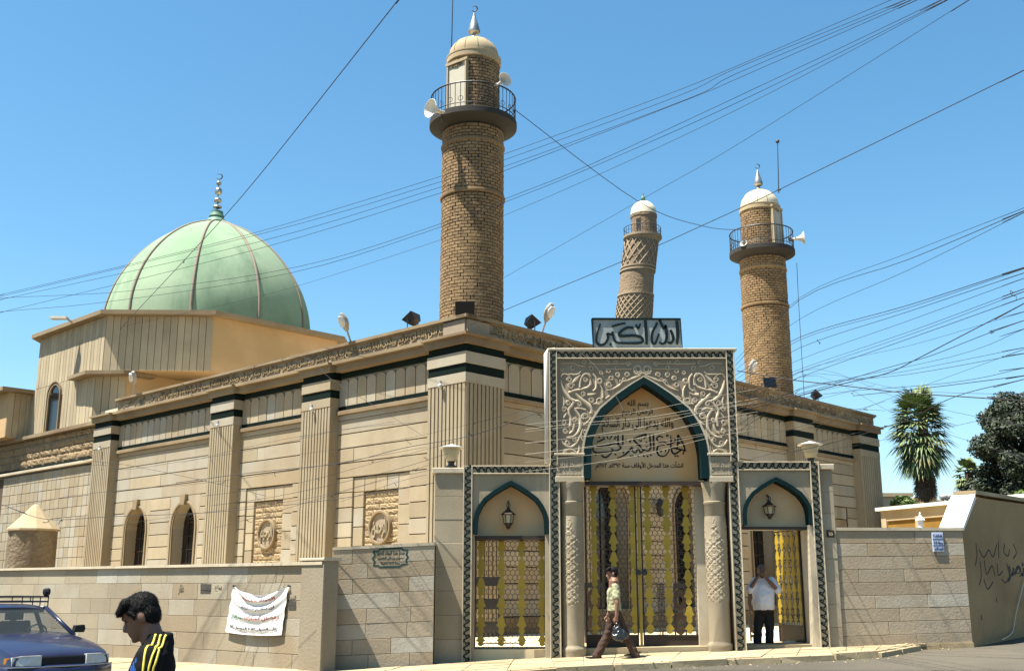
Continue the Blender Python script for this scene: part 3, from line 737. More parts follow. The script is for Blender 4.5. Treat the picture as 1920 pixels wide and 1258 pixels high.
minaret(M1, 7.8, 11.72, 13.66, 15.72, 16.40, .812, 'tallest tan brick minaret rising above the corner of the prayer hall', 300, math.radians(-38), 9.4)
m2c = atY(1443, 735, 37.7); M2 = (float(m2c[0]), 37.7)
minaret(M2, 7.6, 11.45, 13.30, 15.17, 15.92, .802, 'brick minaret with a white cap at the right, behind the carved gateway', 299, math.radians(48), 9.6)

# leaning minaret far behind
lm = thing('leaning_minaret', (11.0, 120, 0), 'old brick minaret that leans to the right, with diamond patterned bands and white cap', 'minaret')
AX = [(0, 10.6, 2.35), (25, 13.3, 2.12), (31.6, 13.95, 2.04), (36.5, 14.44, 1.95), (40.6, 15.05, 1.9), (41.2, 15.15, 1.9)]
def axx(z): return lerp(z, [(a, b) for a, b, c in AX])
def axr(z): return lerp(z, [(a, c) for a, b, c in AX])
def ringat(z, r, n=36): return [(axx(z)+r*math.cos(2*math.pi*k/n), 120+r*math.sin(2*math.pi*k/n), z) for k in range(n)]
M['oldbrick'] = mat('weathered brick', (.235, .17, .105), .95, .25, (.22, .155, .10), 1.2, .5, (.10, .075, .05), 1.0, 3.0, rnd=.1, bdist=.15)
M['oldrib'] = mat('lattice brick', (.30, .235, .155), .95, .2, (.34, .27, .18), 2, .3, rnd=.1)
mb = MB(); mb.loft([ringat(z, axr(z)) for z in [i*1.0 for i in range(0, 42)]]); sh = mb.build('shaft', M['oldbrick'], lm, smooth=True)
def lattice(z0, z1, n, turns, w):
    m = MB(); N = 26
    for k in range(n):
        for s in (-1, 1):
            P = []
            for i in range(N+1):
                z = z0+(z1-z0)*i/N; a = 2*math.pi*k/n+s*turns*2*math.pi*i/N; r = axr(z)+.05; P.append((axx(z)+r*math.cos(a), 120+r*math.sin(a), z))
            m.tube(P, w, 4)
    return m.build('diamond_lattice', M['oldrib'], sh)
lattice(37.4, 40.9, 15, .17, .065); lattice(28.5, 33.9, 20, .33, .06)
for z in (37.1, 34.2, 37.5): MB().loft([ringat(z-.12, axr(z)+.02), ringat(z-.1, axr(z)+.13), ringat(z+.1, axr(z)+.13), ringat(z+.12, axr(z)+.02)], cap=False).build('ring_moulding', M['oldrib'], sh)
tc = Vector((15.2, 120, 0))
bl = MB().lathe(tc, [(1.85, 40.6), (2.05, 40.9), (2.25, 41.1), (2.25, 41.35), (1.4, 41.37)], 36, cap=False).build('balcony', M['oldrib'], lm)
rl = MB(); cc = [(tc.x+2.15*math.cos(2*math.pi*k/30), 120+2.15*math.sin(2*math.pi*k/30)) for k in range(31)]
rl.tube([(x, y, 42.35) for x, y in cc], .035, 4); rl.tube([(x, y, 41.9) for x, y in cc], .02, 4)
for x, y in cc[:-1]: rl.tube([(x, y, 41.3), (x, y, 42.35)], .022, 4)
rl.build('railing', M['iron'], bl)
tc2 = Vector((15.4, 120, 0))
dr = MB().lathe(tc2, [(1.52, 41.3), (1.5, 43.6), (1.56, 43.65), (1.56, 44.0), (1.4, 44.05)], 36).build('drum', M['oldbrick'], lm, smooth='auto')
fr = frame(V3(15.4, 120, 0), V3(math.cos(-.55), math.sin(-.55), 0), V3(math.sin(-.55), -math.cos(-.55), 0))
MB(fr).box(-.27, .27, 1.2, 1.51, 41.4, 43.2).build('doorway', M['black'], dr)
MB().lathe(tc2, [(1.53, 44.0), (1.5, 44.25)] + [(1.5*math.cos(a)**.85, 44.2+1.5*math.sin(a)) for a in [math.pi/2*k/10 for k in range(1, 10)]] + [(.05, 45.75)], 36).build('dome', M['whitedome'], lm, smooth='auto')
MB().lathe(tc2, [(.12, 45.7), (.14, 45.8), (.27, 45.95), (.28, 46.1), (.15, 46.35), (.08, 46.5), (.10, 46.6), (.08, 46.7), (.01, 46.75)], 14).build('finial', M['dkgreen'], lm, smooth='auto')
# ------------------------------------------------------------ the carved gateway
GY = 20.0
def G(px, py, Y=GY): p = atY(px, py, Y); return float(p[0]), float(p[2])
def GX(px, py=1050, Y=GY): return G(px, py, Y)[0]
def GZ(py, px=1200, Y=GY): return G(px, py, Y)[1]
gate = thing('gateway', (2.4, 20.3, .4), 'carved grey stone triple gateway with pointed teal arches and wavy dark borders', 'gateway')
# wave motif shared by all borders
wm = MB()
wm.stroke(smoothline([(.020, -.078), (-.012, -.066), (-.034, -.040), (-.026, -.012), (.006, .012), (.030, .034), (.036, .058), (.020, .070), (.006, .060)], 3), [.012]*3+[.022]*19+[.012]*3, .004, -.006)
wm.prism([(.012*math.cos(k*math.pi/4)-.008, .012*math.sin(k*math.pi/4)+.036) for k in range(8)], .004, -.005, 1)
WAVE = wm.mesh('wave_motif'); WAVE.materials.append(M['wave'])
def border(x0, x1, z0, z1, y, vertical=True, mirror=False):
    m = MB(); m.slab(x0, x1, y+.5, y, z0, z1, .006, .01); b = m.build('border', M['gate'], gate)
    f = .020
    if vertical:
        for a in (x0, x1-f): MB().slab(a, a+f, y+.02, y-.022, z0, z1, .004, .006).build('border_fillet', M['gatelight'], b)
    else:
        for a in (z0, z1-f): MB().slab(x0, x1, y+.02, y-.022, a, a+f, .004, .006).build('border_fillet', M['gatelight'], b)
    L = (z1-z0) if vertical else (x1-x0); n = max(1, round(L/.131)); w = ((x1-x0) if vertical else (z1-z0))-2*f
    for i in range(n):
        t = (i+.5)/n*L; s = min(1.3, w/.085)
        loc = ((x0+x1)/2, y-.004, z0+t) if vertical else (x0+t, y-.004, (z0+z1)/2)
        piece('wave_motif', WAVE, b, loc, (0, 0 if vertical else math.pi/2, 0), ((-1 if mirror else 1)*s, 1, L/n/.131))
    return b
def spandrel(A, x0, x1, zt, y0, y1, name, mt):
    m = MB()
    for (x, z), (x2, z2) in zip(A, A[1:]):
        if x2 > x+1e-5: m.hexa([(x, y0, z), (x2, y0, z2), (x2, y0, zt), (x, y0, zt), (x, y1, z), (x2, y1, z2), (x2, y1, zt), (x, y1, zt)])
    if A[0][0] > x0: m.box(x0, A[0][0], y1, y0, A[0][1], zt)
    if A[-1][0] < x1: m.box(A[-1][0], x1, y1, y0, A[-1][1], zt)
    return m.build(name, mt, gate)
def archband(Ao, Ai, y0, y1, mt, name='arch_band'):
    m = MB(); rings = []
    for (a, b), (c, d) in zip(Ao, Ai): rings.append([(a, y0, b), (a, y1, b), (c, y1, d), (c, y0, d)])
    m.loft(rings); return m.build(name, mt, gate)
def tympanum(A, z0, y, y1, name, mt):
    m = MB()
    for (x, z), (x2, z2) in zip(A, A[1:]):
        if x2 > x+1e-5: m.hexa([(x, y, z0), (x2, y, z0), (x2, y, z2), (x, y, z), (x, y1, z0), (x2, y1, z0), (x2, y1, z2), (x, y1, z)])
    return m.build(name, mt, gate)
def stones(x0, x1, z0, z1, y0, y1, n, par, mt, split=1.4):
    for i in range(n):
        a, b = z0+(z1-z0)*i/n, z0+(z1-z0)*(i+1)/n; x = x0
        while x < x1-.01:
            e = min(x1, x+RND.uniform(split*.7, split*1.3))
            if x1-e < split*.35: e = x1
            MB().slab(x+.001, e-.001, y0, y1+RND.uniform(-.004, .004), a+.001, b-.001, .005, .006).build('stone_block', mt, par); x = e
# piers
def pier(x0, x1, zt, zb, y0):
    p = MB().box(x0+.015, x1-.015, y0+.02, y0+.62, zb-.3, zt).build('pier', M['core'], gate)
    stones(x0, x1, zb-.3, zt-.07, y0+.3, y0, 9, p, M['gate'], 2)
    m = MB(); m.slab(x0-.05, x1+.03, y0+.66, y0-.05, zt-.07, zt+.03, .01, .02); m.build('pier_cap', M['gatelight'], p)
XA, XB, XC, XD = -.895, -.725, GX(1030.5), GX(1051)      # left panel: outer border, inner edges
pier(-1.42, XA, 3.77, .2, 20.02)
# left panel
zT = GZ(873, 950); zTi = GZ(889, 950)
border(XA, XB, .30, zT, GY-.03); border(XC, XD, .40, zT, GY-.03); border(XB+.001, XC-.001, zTi, zT, GY-.028, False)
lo = arch(GX(887, 1000), GX(1029, 1000), GZ(1001, 950), GZ(901, 955)); li = arch(GX(894.5, 1000), GX(1021.5, 1000), GZ(1001, 950), GZ(909.5, 955))
lo[0] = (lo[0][0], lo[0][1]); 
spandrel(lo, XB+.001, XC-.001, zTi-.001, 20.5, GY+.0, 'spandrel', M['gate'])
archband(lo, li, 20.3, GY-.035, M['teal'])
tympanum(li, GZ(1004, 950), GY+.42, GY+.30, 'tympanum', M['tymp'])
m = MB(); m.box(XB+.001, XC-.001, GY+.1, GY+.45, GZ(1011, 950), GZ(1003.5, 950)); m.build('lintel', M['brown'], gate)
for a, b in ((XB+.001, GX(889, 1100)), (GX(1023, 1100), XC-.001)): MB().box(a, b, GY+.02, GY+.55, .3, GZ(1001, 950)).build('jamb', M['gate'], gate)
# right panel
YA, YB, YC, YD = GX(1372), GX(1392), GX(1528), GX(1546)
zR, zRi = GZ(865.5, 1450), GZ(882, 1450)
border(YA, YB, .48, zR, GY-.03, mirror=True); border(YC, YD, .52, zR, GY-.03, mirror=True); border(YB+.001, YC-.001, zRi, zR, GY-.028, False, True)
ro = arch(GX(1393, 980), GX(1525, 980), GZ(984, 1450), GZ(894, 1455)); ri = arch(GX(1400, 980), GX(1518, 980), GZ(984, 1450), GZ(902.5, 1455))
spandrel(ro, YB+.001, YC-.001, zRi-.001, 20.5, GY, 'spandrel', M['gate'])
archband(ro, ri, 20.3, GY-.035, M['teal'])
tympanum(ri, GZ(987, 1450), GY+.42, GY+.28, 'tympanum', M['tymp'])
MB().box(YB+.001, YC-.001, GY+.1, GY+.5, GZ(992, 1450), GZ(986.5, 1450)).build('lintel', M['brown'], gate)
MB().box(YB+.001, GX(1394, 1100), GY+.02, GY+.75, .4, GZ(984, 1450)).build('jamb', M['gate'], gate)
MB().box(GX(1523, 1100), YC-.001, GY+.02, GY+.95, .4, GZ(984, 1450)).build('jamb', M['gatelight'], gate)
pier(YD+.001, GX(1572, 1050), GZ(873, 1550), .45, 20.02)
# centre block
cx0, cx1 = GX(1030, 770), GX(1380, 770); zc1 = GZ(658.5); zc0 = GZ(893)
bi0, bi1 = GX(1045, 770), GX(1364, 770); zci = GZ(674)
border(cx0, bi0, zT+.001, zc1, GY-.06); border(bi1, cx1, zR+.001, zc1, GY-.06, mirror=True); border(bi0+.001, bi1-.001, zci, zc1, GY-.058, False)
m = MB(); m.tube([(cx0-.045, GY+.06, GZ(868)), (cx0-.045, GY+.06, zc1-.05), (cx0+.0, GY+.06, zc1+.02), (cx0+.12, GY+.06, zc1+.03)], .052, 10); m.build('corner_moulding', M['white'], gate, smooth=True)
MB().slab(cx0-.02, cx1+.05, GY+.65, GY-.09, zc1, zc1+.045, .01, .015).build('cornice', M['gatelight'], gate)
co = arch(GX(1094, 890), GX(1329, 890), GZ(897), GZ(708, 1206)); ci = arch(GX(1108, 890), GX(1315, 890), GZ(897), GZ(721, 1206))
zpb = GZ(853)
def cutarch(A, zb): return [p for p in A if p[1] >= zb]
cs = cutarch(co, zpb); cs = [(cs[0][0], zpb)]+cs+[(cs[-1][0], zpb)]
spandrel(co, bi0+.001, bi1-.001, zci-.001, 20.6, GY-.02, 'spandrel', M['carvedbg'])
archband(co, ci, 20.35, GY-.065, M['teal'])
ae = [((x-GX(1211, 890))*1.035+GX(1211, 890), z+.03) for x, z in co]
archband(ae, [((x-GX(1211, 890))*1.004+GX(1211, 890), z+.004) for x, z in co], GY, GY-.055, M['gatelight'], 'arch_moulding')
ty = tympanum(ci, GZ(902), GY+.55, GY+.34, 'tympanum', M['tymp'])
MB().box(GX(1094), GX(1328), GY+.15, GY+.62, GZ(908), GZ(900.5)).build('lintel', M['brown'], gate)
for a, b in ((GX(1042, 870), GX(1094, 870)), (GX(1329, 870), GX(1372, 870))):
    im = MB().slab(a, b, GY+.6, GY-.05, GZ(893), GZ(856), .008, .012).build('impost', M['gate'], gate)
    t = MB(); write(t, 'المسجد الجامع', a+.03, GZ(884), b-a-.06, GZ(862)-GZ(884), GY-.045, GY-.062, False, .01)
    for k in range(6):
        x = a+.04+(b-a-.08)*(k+.5)/6; t.prism([(x+.03*math.cos(q), GZ(889)+.016*math.sin(q)) for q in [i*math.pi/4 for i in range(8)]], GY-.045, GY-.058, 1)
    t.build('impost_carving', M['carved'], im)
    MB().slab(a-.01, b+.01, GY+.6, GY-.07, GZ(904), GZ(893)-.001, .01, .02).build('impost_base', M['gatelight'], gate)
    MB().slab(a-.03, b+.02, GY+.1, GY-.085, zpb-.012, zpb+.03, .006, .01).build('sill_moulding', M['gatelight'], gate)
# arabesque scrolls in the spandrels
def cr(P, ox=1040, oy=660, s=8.984, Y=GY): return [G(ox+x/s, oy+y/s, Y) for x, y in P]
def spiral(cx, cy, r, d=1, a0=0, turns=1.6): return [(cx+r*(1-.62*k/14)*math.cos(a0+d*k/14*turns*2*math.pi), cy+r*(1-.62*k/14)*math.sin(a0+d*k/14*turns*2*math.pi)) for k in range(15)]
ST = [([(105, 480), (120, 560), (170, 680), (250, 780), (340, 830), (400, 830), (440, 870), (410, 910)], [25, 40, 60, 64, 56, 44, 34, 22]),
 ([(230, 690), (330, 650), (450, 630), (560, 590), (605, 520), (600, 420), (560, 360)], [40]*7), ([(420, 600), (430, 500), (460, 420), (520, 370), (580, 400), (610, 470), (610, 560)], [38]*7),
 ([(350, 700), (430, 780), (520, 850), (600, 930), (620, 1000), (600, 1040)], [40, 60, 66, 66, 56, 40]), ([(640, 370), (690, 440), (700, 540), (690, 620), (640, 660)], [36]*5),
 ([(760, 560), (800, 640), (810, 740), (790, 800)], [24, 36, 36, 30]), ([(330, 820), (290, 900), (240, 960), (240, 1040), (270, 1120), (260, 1250)], [56, 54, 50, 50, 46, 46]),
 ([(330, 960), (390, 1040), (430, 1130), (430, 1250), (400, 1340), (320, 1420), (200, 1440)], [50, 50, 54, 54, 50, 44, 30]), ([(330, 960), (430, 950), (520, 980)], [40, 36, 26]),
 ([(430, 390), (360, 460), (300, 520)], [24, 70, 30]), ([(880, 650), (990, 620), (1090, 560), (1140, 500), (1200, 490), (1290, 455), (1440, 395)], [16, 34, 34, 30, 30, 36, 36]),
 ([(570, 200), (800, 205), (1300, 200)], [26]*3), ([(850, 292), (1300, 290)], [22]*2), ([(110, 200), (300, 195), (400, 230), (520, 250)], [18, 24, 24, 16]), ([(100, 440), (130, 380), (200, 380), (260, 420)], [24]*4), ([(230, 375), (380, 380), (440, 330)], [26, 34, 18]),
 ([(550, 720), (620, 720), (700, 700)], [50, 46, 10]), ([(140, 760), (160, 850), (140, 920)], [20, 44, 20]), ([(640, 880), (700, 870), (760, 890)], [16, 44, 14]), ([(850, 790), (930, 740)], [24, 30]),
 ([(110, 1480), (160, 1560), (260, 1600), (330, 1570), (400, 1480), (420, 1400)], [30, 44, 50, 46, 40, 30]), ([(140, 1720), (200, 1650), (290, 1640), (360, 1690)], [30, 46, 44, 26]), ([(470, 1300), (440, 1420), (470, 1500)], [20, 50, 16]), ([(480, 1230), (540, 1190), (600, 1120)], [16, 40, 16]), ([(200, 1030), (150, 1110)], [30, 40]), ([(330, 1210), (300, 1330), (240, 1380)], [40, 44, 26]), ([(410, 1580), (400, 1680), (330, 1730)], [30, 40, 26])]
SP = [(750, 820, 58, 1, -1), (615, 810, 46, -1, 2), (415, 875, 42, 1, 0), (510, 1085, 58, 1, 2), (155, 965, 46, -1, 0), (155, 1190, 48, 1, 1), (755, 490, 50, -1, 3), (915, 555, 46, 1, 0), (945, 445, 42, -1, 1), (245, 470, 46, 1, 3), (275, 570, 58, -1, 0), (1400, 300, 88, 1, 0), (1170, 460, 30, 1, 0), (1110, 500, 28, -1, 0), (175, 1330, 46, 1, 0), (510, 1350, 44, -1, 2), (215, 1530, 44, 1, 0), (330, 1480, 36, -1, 1), (170, 1680, 42, 1, 2), (300, 1720, 40, -1, 0), (120, 290, 32, 1, 0), (780, 350, 34, 1, 0), (600, 190, 26, 1, 0)]
occ = [q for P_, w_ in ST for q in smoothline(P_, 3)] + [(x+r*math.cos(t), y+r*math.sin(t)) for x, y, r, d, a0 in SP for t in (0, 1.5, 3, 4.5)]
archpx = [(1495, 430), (1180, 560), (990, 690), (840, 850), (700, 1020), (590, 1230), (500, 1420), (470, 1730)]
r9 = random.Random(5); EX = []
for k in range(2600):
    x, y = r9.uniform(110, 1440), r9.uniform(170, 1720); lim = lerp(y, [(b, a) for a, b in archpx]) if y > 430 else 1440
    if x > lim-60: continue
    dmin = min(math.hypot(x-a, y-b) for a, b in occ)
    if dmin > 62:
        rr = min(44, dmin-24); EX.append((x, y, rr, r9.choice((1, -1)), r9.uniform(0, 6))); occ += [(x+rr*math.cos(t), y+rr*math.sin(t)) for t in (0, 1, 2, 3, 4, 5)]+[(x, y)]
SP = SP+EX
for sgn in (0, 1):
    m = MB()
    def T(P):
        q = cr(P); xm = GX(1206, 760)
        return [(2*xm-x, z) for x, z in q] if sgn else q
    ku = 1/8.984*GY/F*1.0
    for P, w in ST:
        n = 4; pts = smoothline(P, n); ww = [w[min(len(w)-1, i//n)]+(w[min(len(w)-1, i//n+1)]-w[min(len(w)-1, i//n)])*(i % n)/n for i in range(len(pts))]
        m.stroke(T(pts), [max(.012, x*ku*1.05) for x in ww], GY-.02, GY-.047, .3)
    for x, y, r, d, a0 in SP: m.stroke(T(spiral(x, y, r, d, a0)), [r*.5*ku*(1-.03*i)+.006 for i in range(15)], GY-.02, GY-.044, .3)
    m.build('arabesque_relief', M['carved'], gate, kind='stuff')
# lettering over the main arch
KB = ((1100, 760, 8.727))
def kb(P): return [G(1100+x/8.727, 760+y/8.727, GY+.335) for x, y in P]
NAME = [([(1495, 480), (1540, 560), (1590, 660), (1600, 730), (1570, 800)], 30), ([(1490, 485), (1492, 600), (1480, 690)], 34), ([(1380, 690), (1450, 700), (1540, 722), (1632, 740)], 30), ([(1545, 730), (1450, 788), (1405, 770), (1382, 700), (1375, 600), (1375, 490)], 28), ([(1310, 640), (1380, 622), (1440, 592), (1442, 545), (1395, 552), (1390, 600)], 24), ([(1250, 522), (1190, 500), (1145, 540), (1180, 590), (1260, 592), (1310, 622)], 24), ([(1275, 640), (1180, 655), (1155, 700), (1152, 760), (1195, 822), (1280, 822), (1340, 755), (1350, 690)], 28),
 ([(1090, 470), (1100, 740)], 30), ([(1030, 470), (1042, 600), (1045, 700), (1000, 742), (935, 722)], 30), ([(982, 470), (880, 500), (772, 560), (850, 640), (900, 700), (940, 742)], 30), ([(980, 468), (940, 552)], 22), ([(935, 725), (880, 770), (845, 700), (800, 772), (745, 740), (760, 690)], 24), ([(742, 680), (690, 745), (620, 810), (500, 862)], 30),
 ([(592, 480), (594, 655)], 28), ([(512, 480), (520, 640), (560, 690), (480, 742), (400, 702)], 28), ([(150, 640), (200, 672), (350, 652), (460, 622), (590, 650)], 26), ([(110, 650), (110, 742), (200, 772), (400, 752), (440, 760)], 24), ([(240, 812), (310, 850), (400, 782), (420, 720)], 26), ([(170, 602), (235, 570), (292, 542), (262, 508)], 24), ([(330, 500), (352, 550)], 20), ([(415, 500), (370, 560)], 20), ([(820, 640), (890, 655)], 20), ([(690, 570), (715, 600), (730, 560)], 16), ([(860, 560), (885, 590), (900, 550)], 16), ([(1195, 720), (1215, 760), (1235, 720)], 16), ([(1290, 720), (1290, 770)], 14), ([(965, 660), (985, 685), (1005, 655)], 14)]
DOT = [(980, 605), (720, 825), (755, 825), (840, 825), (1050, 810), (995, 830), (470, 800), (460, 545), (475, 520), (1310, 495), (1330, 490), (1450, 825), (1490, 828), (600, 770), (640, 575), (385, 620), (1520, 610), (205, 520), (935, 825), (150, 800)]
m = MB(); kk = GY/F/8.727*1.03
for P, w in NAME:
    pts = smoothline(P, 4); L = len(pts); m.stroke(kb(pts), [w*kk*(.55+.45*math.sin(math.pi*min(1, .2+i/L))) for i in range(L)], GY+.34, GY+.332)
for x, y in DOT: m.stroke(kb([(x-11, y-11), (x+11, y+11)]), 22*kk, GY+.34, GY+.332)
m.build('name_lettering', M['black'], ty)
def wtext(body, x0, y0, x1, y1, off=.01, name='lettering', par=None, mt=None, Y=GY+.34):
    a, zt = G(x0, y0, Y); b, zb = G(x1, y1, Y); t = MB(); write(t, body, a, zb, b-a, zt-zb, Y, Y-.007, False, off); return t.build(name, mt or M['black'], par or ty)
wtext('والله يدعوا الى دار السلام', 1128, 783, 1263, 810); wtext('الرحمن الرحيم', 1166, 766, 1224, 781, .012); wtext('بسم الله', 1176, 750, 1216, 767, .012)
wtext('انشأت هذا المدخل الأوقاف سنة ١٣٩٢هـ ١٩٧٢م', 1117, 865, 1281, 881, .012)
# columns
def column(px, py0, py1, r):
    x = GX(px); y = GY+.16; z0, z1 = GZ(py1, px), GZ(py0, px)
    c = Vector((x, y, 0))
    col = MB().lathe(c, [(r*1.12, z0-.3), (r*1.12, z0+.02), (r*1.16, z0+.05), (r*1.12, z0+.09), (r, z0+.12), (r, z0+.14), (r*.97, z1-.42), (r*1.04, z1-.40), (r*1.04, z1-.36), (r*.98, z1-.35), (r*1.1, z1-.12), (r*1.22, z1-.04), (r*1.22, z1)], 32).build('column', M['gate'], gate, smooth='auto')
    # carved middle stretch in low relief
    m = MB(); n, kz = 72, 90; za, zb = z0+.78, z1-.62; rr = []
    for j in range(kz+1):
        z = za+(zb-za)*j/kz; ring = []
        for i in range(n):
            a = 2*math.pi*i/n; q = (z*7.3) % 1; e = 0
            e = .006*(abs(math.sin(4*a+math.pi*z*7.3))+abs(math.sin(4*a-math.pi*z*7.3)) > 1.15) + .005*(math.sin(12*a)*math.sin(z*70) > .3)
            edge = min(1, j/6, (kz-j)/6)
            peak = 1 if (z < zb-.45*abs(math.sin(2*a+.6))) else 0
            ring.append((x+(r*.985+(.004+e*peak)*edge)*math.cos(a), y+(r*.985+(.004+e*peak)*edge)*math.sin(a), z))
        rr.append(ring)
    m.loft(rr, cap=False); m.build('carved_band', M['gate'], col)
    return col
column(1074, 903, 1224, .205); column(1347, 903, 1217, .195)
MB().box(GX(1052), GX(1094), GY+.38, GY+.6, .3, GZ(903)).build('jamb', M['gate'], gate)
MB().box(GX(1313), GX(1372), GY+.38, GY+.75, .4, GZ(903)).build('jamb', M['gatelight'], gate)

# ------------------------------------------------------------ metal doors
op = MB()
prf = [(.0, -.165), (.024, -.155), (.05, -.12), (.058, -.085), (.040, -.055), (.052, -.03), (.092, 0), (.066, .04), (.056, .075), (.046, .12), (.03, .15), (.0, .165)]
pol = [(x, z) for x, z in prf] + [(-x, z) for x, z in prf[-2:0:-1]]
op.prism(pol, -.006, .006, 1); ORN = op.mesh('ornament'); ORN.materials.append(M['yellow'])
def leaf(x0, x1, z0, z1, y, cols, kick, parent, pitch=.325, hexw=.088, fr=None):
    F_ = fr or FW
    d = MB(F_); t = .028
    d.box(x0, x0+t, y-.02, y+.02, z0, z1); d.box(x1-t, x1, y-.02, y+.02, z0, z1); d.box(x0, x1, y-.018, y+.018, z1-t, z1); d.box(x0, x1, y-.018, y+.018, z0, z0+t); d.box(x0, x1, y-.018, y+.018, z0+kick, z0+kick+t)
    dr = d.build('door_leaf', M['brown'], parent)
    if kick > .1: MB(F_).box(x0+.004, x1-.004, y-.006, y+.006, z0+.01, z0+kick+.01).build('kick_plate', M['brown'], dr)
    zt = z1-t; zb = z0+kick+t
    for c in cols:
        z = zb+.165*pitch/.325*.2
        zz = zb+.03
        k = 0
        while zz-pitch/2 < zt-.02:
            P = F_(c, y-.012, zz); s = 1
            o = piece('ornament', ORN, dr, P, None, (1, 1, pitch/.33))
            if fr is not None: o.rotation_euler = (0, 0, leaf.rot)
            if zz-pitch/2 < zb: o.scale = (1, 1, pitch/.33*.55); o.location.z += pitch*.22
            zz += pitch
    w = MB(F_); r = .0046; h = hexw*1.25; row = 0; z = zb
    def seg(a, b): 
        (ax, az), (bx, bz) = a, b
        if min(ax, bx) < x0+.01 or max(ax, bx) > x1-.01 or max(az, bz) > zt+.02 or min(az, bz) < zb-.01: return
        dx, dz = bx-ax, bz-az; l = math.hypot(dx, dz); nx, nz = -dz/l*r, dx/l*r
        i = len(w.v)
        for yy in (y-.003, y+.003):
            for (qx, qz) in ((ax+nx, az+nz), (bx+nx, bz+nz), (bx-nx, bz-nz), (ax-nx, az-nz)): w.v.append(tuple(F_(qx, yy, qz)))
        w.f += [(i, i+1, i+2, i+3), (i+7, i+6, i+5, i+4), (i, i+4, i+5, i+1), (i+3, i+2, i+6, i+7)]
    while z < zt:
        x = x0+(hexw/2 if row % 2 else 0)
        while x < x1:
            seg((x, z), (x, z+h*.5)); seg((x, z+h*.5), (x+hexw/2, z+h*.78)); seg((x, z+h*.5), (x-hexw/2, z+h*.78)); x += hexw
        z += h*.78; row += 1
    w.build('wire_mesh', M['iron'], dr, kind='stuff')
    return dr
YD_ = GY+.42
leaf(GX(889.5, 1100, YD_), GX(1024, 1100, YD_), GZ(1215, 950, YD_), GZ(1011, 950, YD_), YD_, [GX(p, 1100, YD_) for p in (902, 940, 978, 1016)], .0, gate, .345)
YE = GY+.5
zk = GZ(1222, 1200, YE); zk1 = GZ(904, 1200, YE)
leaf(GX(1097, 1060, YE), GX(1195, 1060, YE), zk, zk1, YE, [GX(p, 1060, YE) for p in (1114.5, 1151, 1188)], .28, gate)
leaf(GX(1203, 1060, YE), GX(1313, 1060, YE), zk, zk1, YE, [GX(p, 1060, YE) for p in (1216, 1252, 1289)], .28, gate)
m = MB(); m.box(GX(1196.5, 1060, YE), GX(1201.5, 1060, YE), YE-.05, YE-.02, zk-.02, zk1-.02); m.build('meeting_bar', M['yellow'], gate)
lk = MB(); lk.lathe((GX(1196, 1060, YE), YE-.03, GZ(1073, 1200, YE)), [(.05, 0), (.05, -.05), (.02, -.06)], 12, (0, 1, 0)); lk.lathe((GX(1207, 1060, YE), YE-.03, GZ(1073, 1200, YE)), [(.055, 0), (.055, -.05), (.02, -.06)], 12, (0, 1, 0)); lk.build('door_handle', M['iron'], gate)
# the open leaf on the right, swung into the courtyard
hx = GX(1506, 1100, GY+.55); rot = math.radians(180-38)
leaf.rot = rot
fr = frame(V3(hx, GY+.6, 0), V3(-math.cos(math.radians(77)), math.sin(math.radians(77)), 0), V3(math.sin(math.radians(77)), math.cos(math.radians(77)), 0))
leaf.rot = math.radians(180-77)
leaf(0, 1.02, GZ(1206, 1480, GY+.8), GZ(992, 1480, GY+.7), 0, [.09, .30, .51, .72, .93], .30, gate, .30, .1, fr)

# ------------------------------------------------------------ sign and lamps on the gateway
sg = thing('rooftop_sign', (GX(1195, 640), GY+.25, GZ(657)), 'grey metal sign board with dark Arabic calligraphy on top of the gateway', 'sign')
SY = GY+.22
sc = [G(1110, 598, SY), G(1275.5, 598.5, SY), G(1279.5, 655, SY), G(1112.5, 654, SY)]
M['signgrey'] = mat('galvanised sheet', (.27, .30, .29), .6, .2, (.36, .38, .35), 4, .4, (.16, .19, .19), rnd=0)
M['signink'] = mat('dark teal lettering', (.004, .014, .017), .6, .15, rnd=0, spec=.1)
MB().prism(sc, SY, SY+.10, 1).build('board', M['signgrey'], sg)
m = MB(); m.stroke(sc+[sc[0]], .035, SY+.03, SY-.025); m.build('frame', M['signink'], sg)
def sk(P): return [G(1090+x/9.143, 580+y/9.143, SY) for x, y in P]
LET = [([(1635, 200), (1650, 420), (1640, 600)], 52), ([(1525, 355), (1560, 430), (1572, 520), (1530, 582), (1480, 560)], 46), ([(1440, 270), (1462, 420), (1450, 540), (1400, 592), (1335, 570)], 46), ([(1340, 185), (1385, 280), (1420, 330), (1450, 280)], 44), ([(1295, 225), (1280, 280), (1222, 380), (1205, 480), (1215, 570), (1262, 592), (1300, 500), (1330, 420)], 40), ([(1095, 195), (1110, 400), (1118, 605)], 52), ([(935, 262), (975, 330), (1012, 245)], 34), ([(892, 322), (800, 312), (700, 360), (645, 430), (700, 460), (900, 450), (1020, 480), (1052, 540), (1000, 577), (800, 582), (620, 572), (562, 520), (545, 430)], 46), ([(525, 296), (640, 262), (757, 238)], 36), ([(540, 380), (515, 430), (440, 410)], 40), ([(440, 415), (455, 500), (400, 592), (320, 612), (265, 572), (258, 500), (275, 400), (325, 250)], 40), ([(485, 600), (520, 605)], 46)]
m = MB(); kk = SY/F/9.143*1.04
for P, w in LET:
    pts = smoothline(P, 4); L = len(pts); m.stroke(sk(pts), [w*kk*(.5+.5*math.sin(math.pi*min(.9, .25+i/L*.75))) for i in range(L)], SY, SY-.02)
m.build('lettering', M['signink'], sg)
m = MB()
for px in (1126, 1140, 1213, 1252, 1266): x = GX(px, 655, SY); m.box(x-.02, x+.02, SY+.02, SY+.06, GZ(660), GZ(653, px, SY)+.02)
m.build('support', M['iron'], sg)
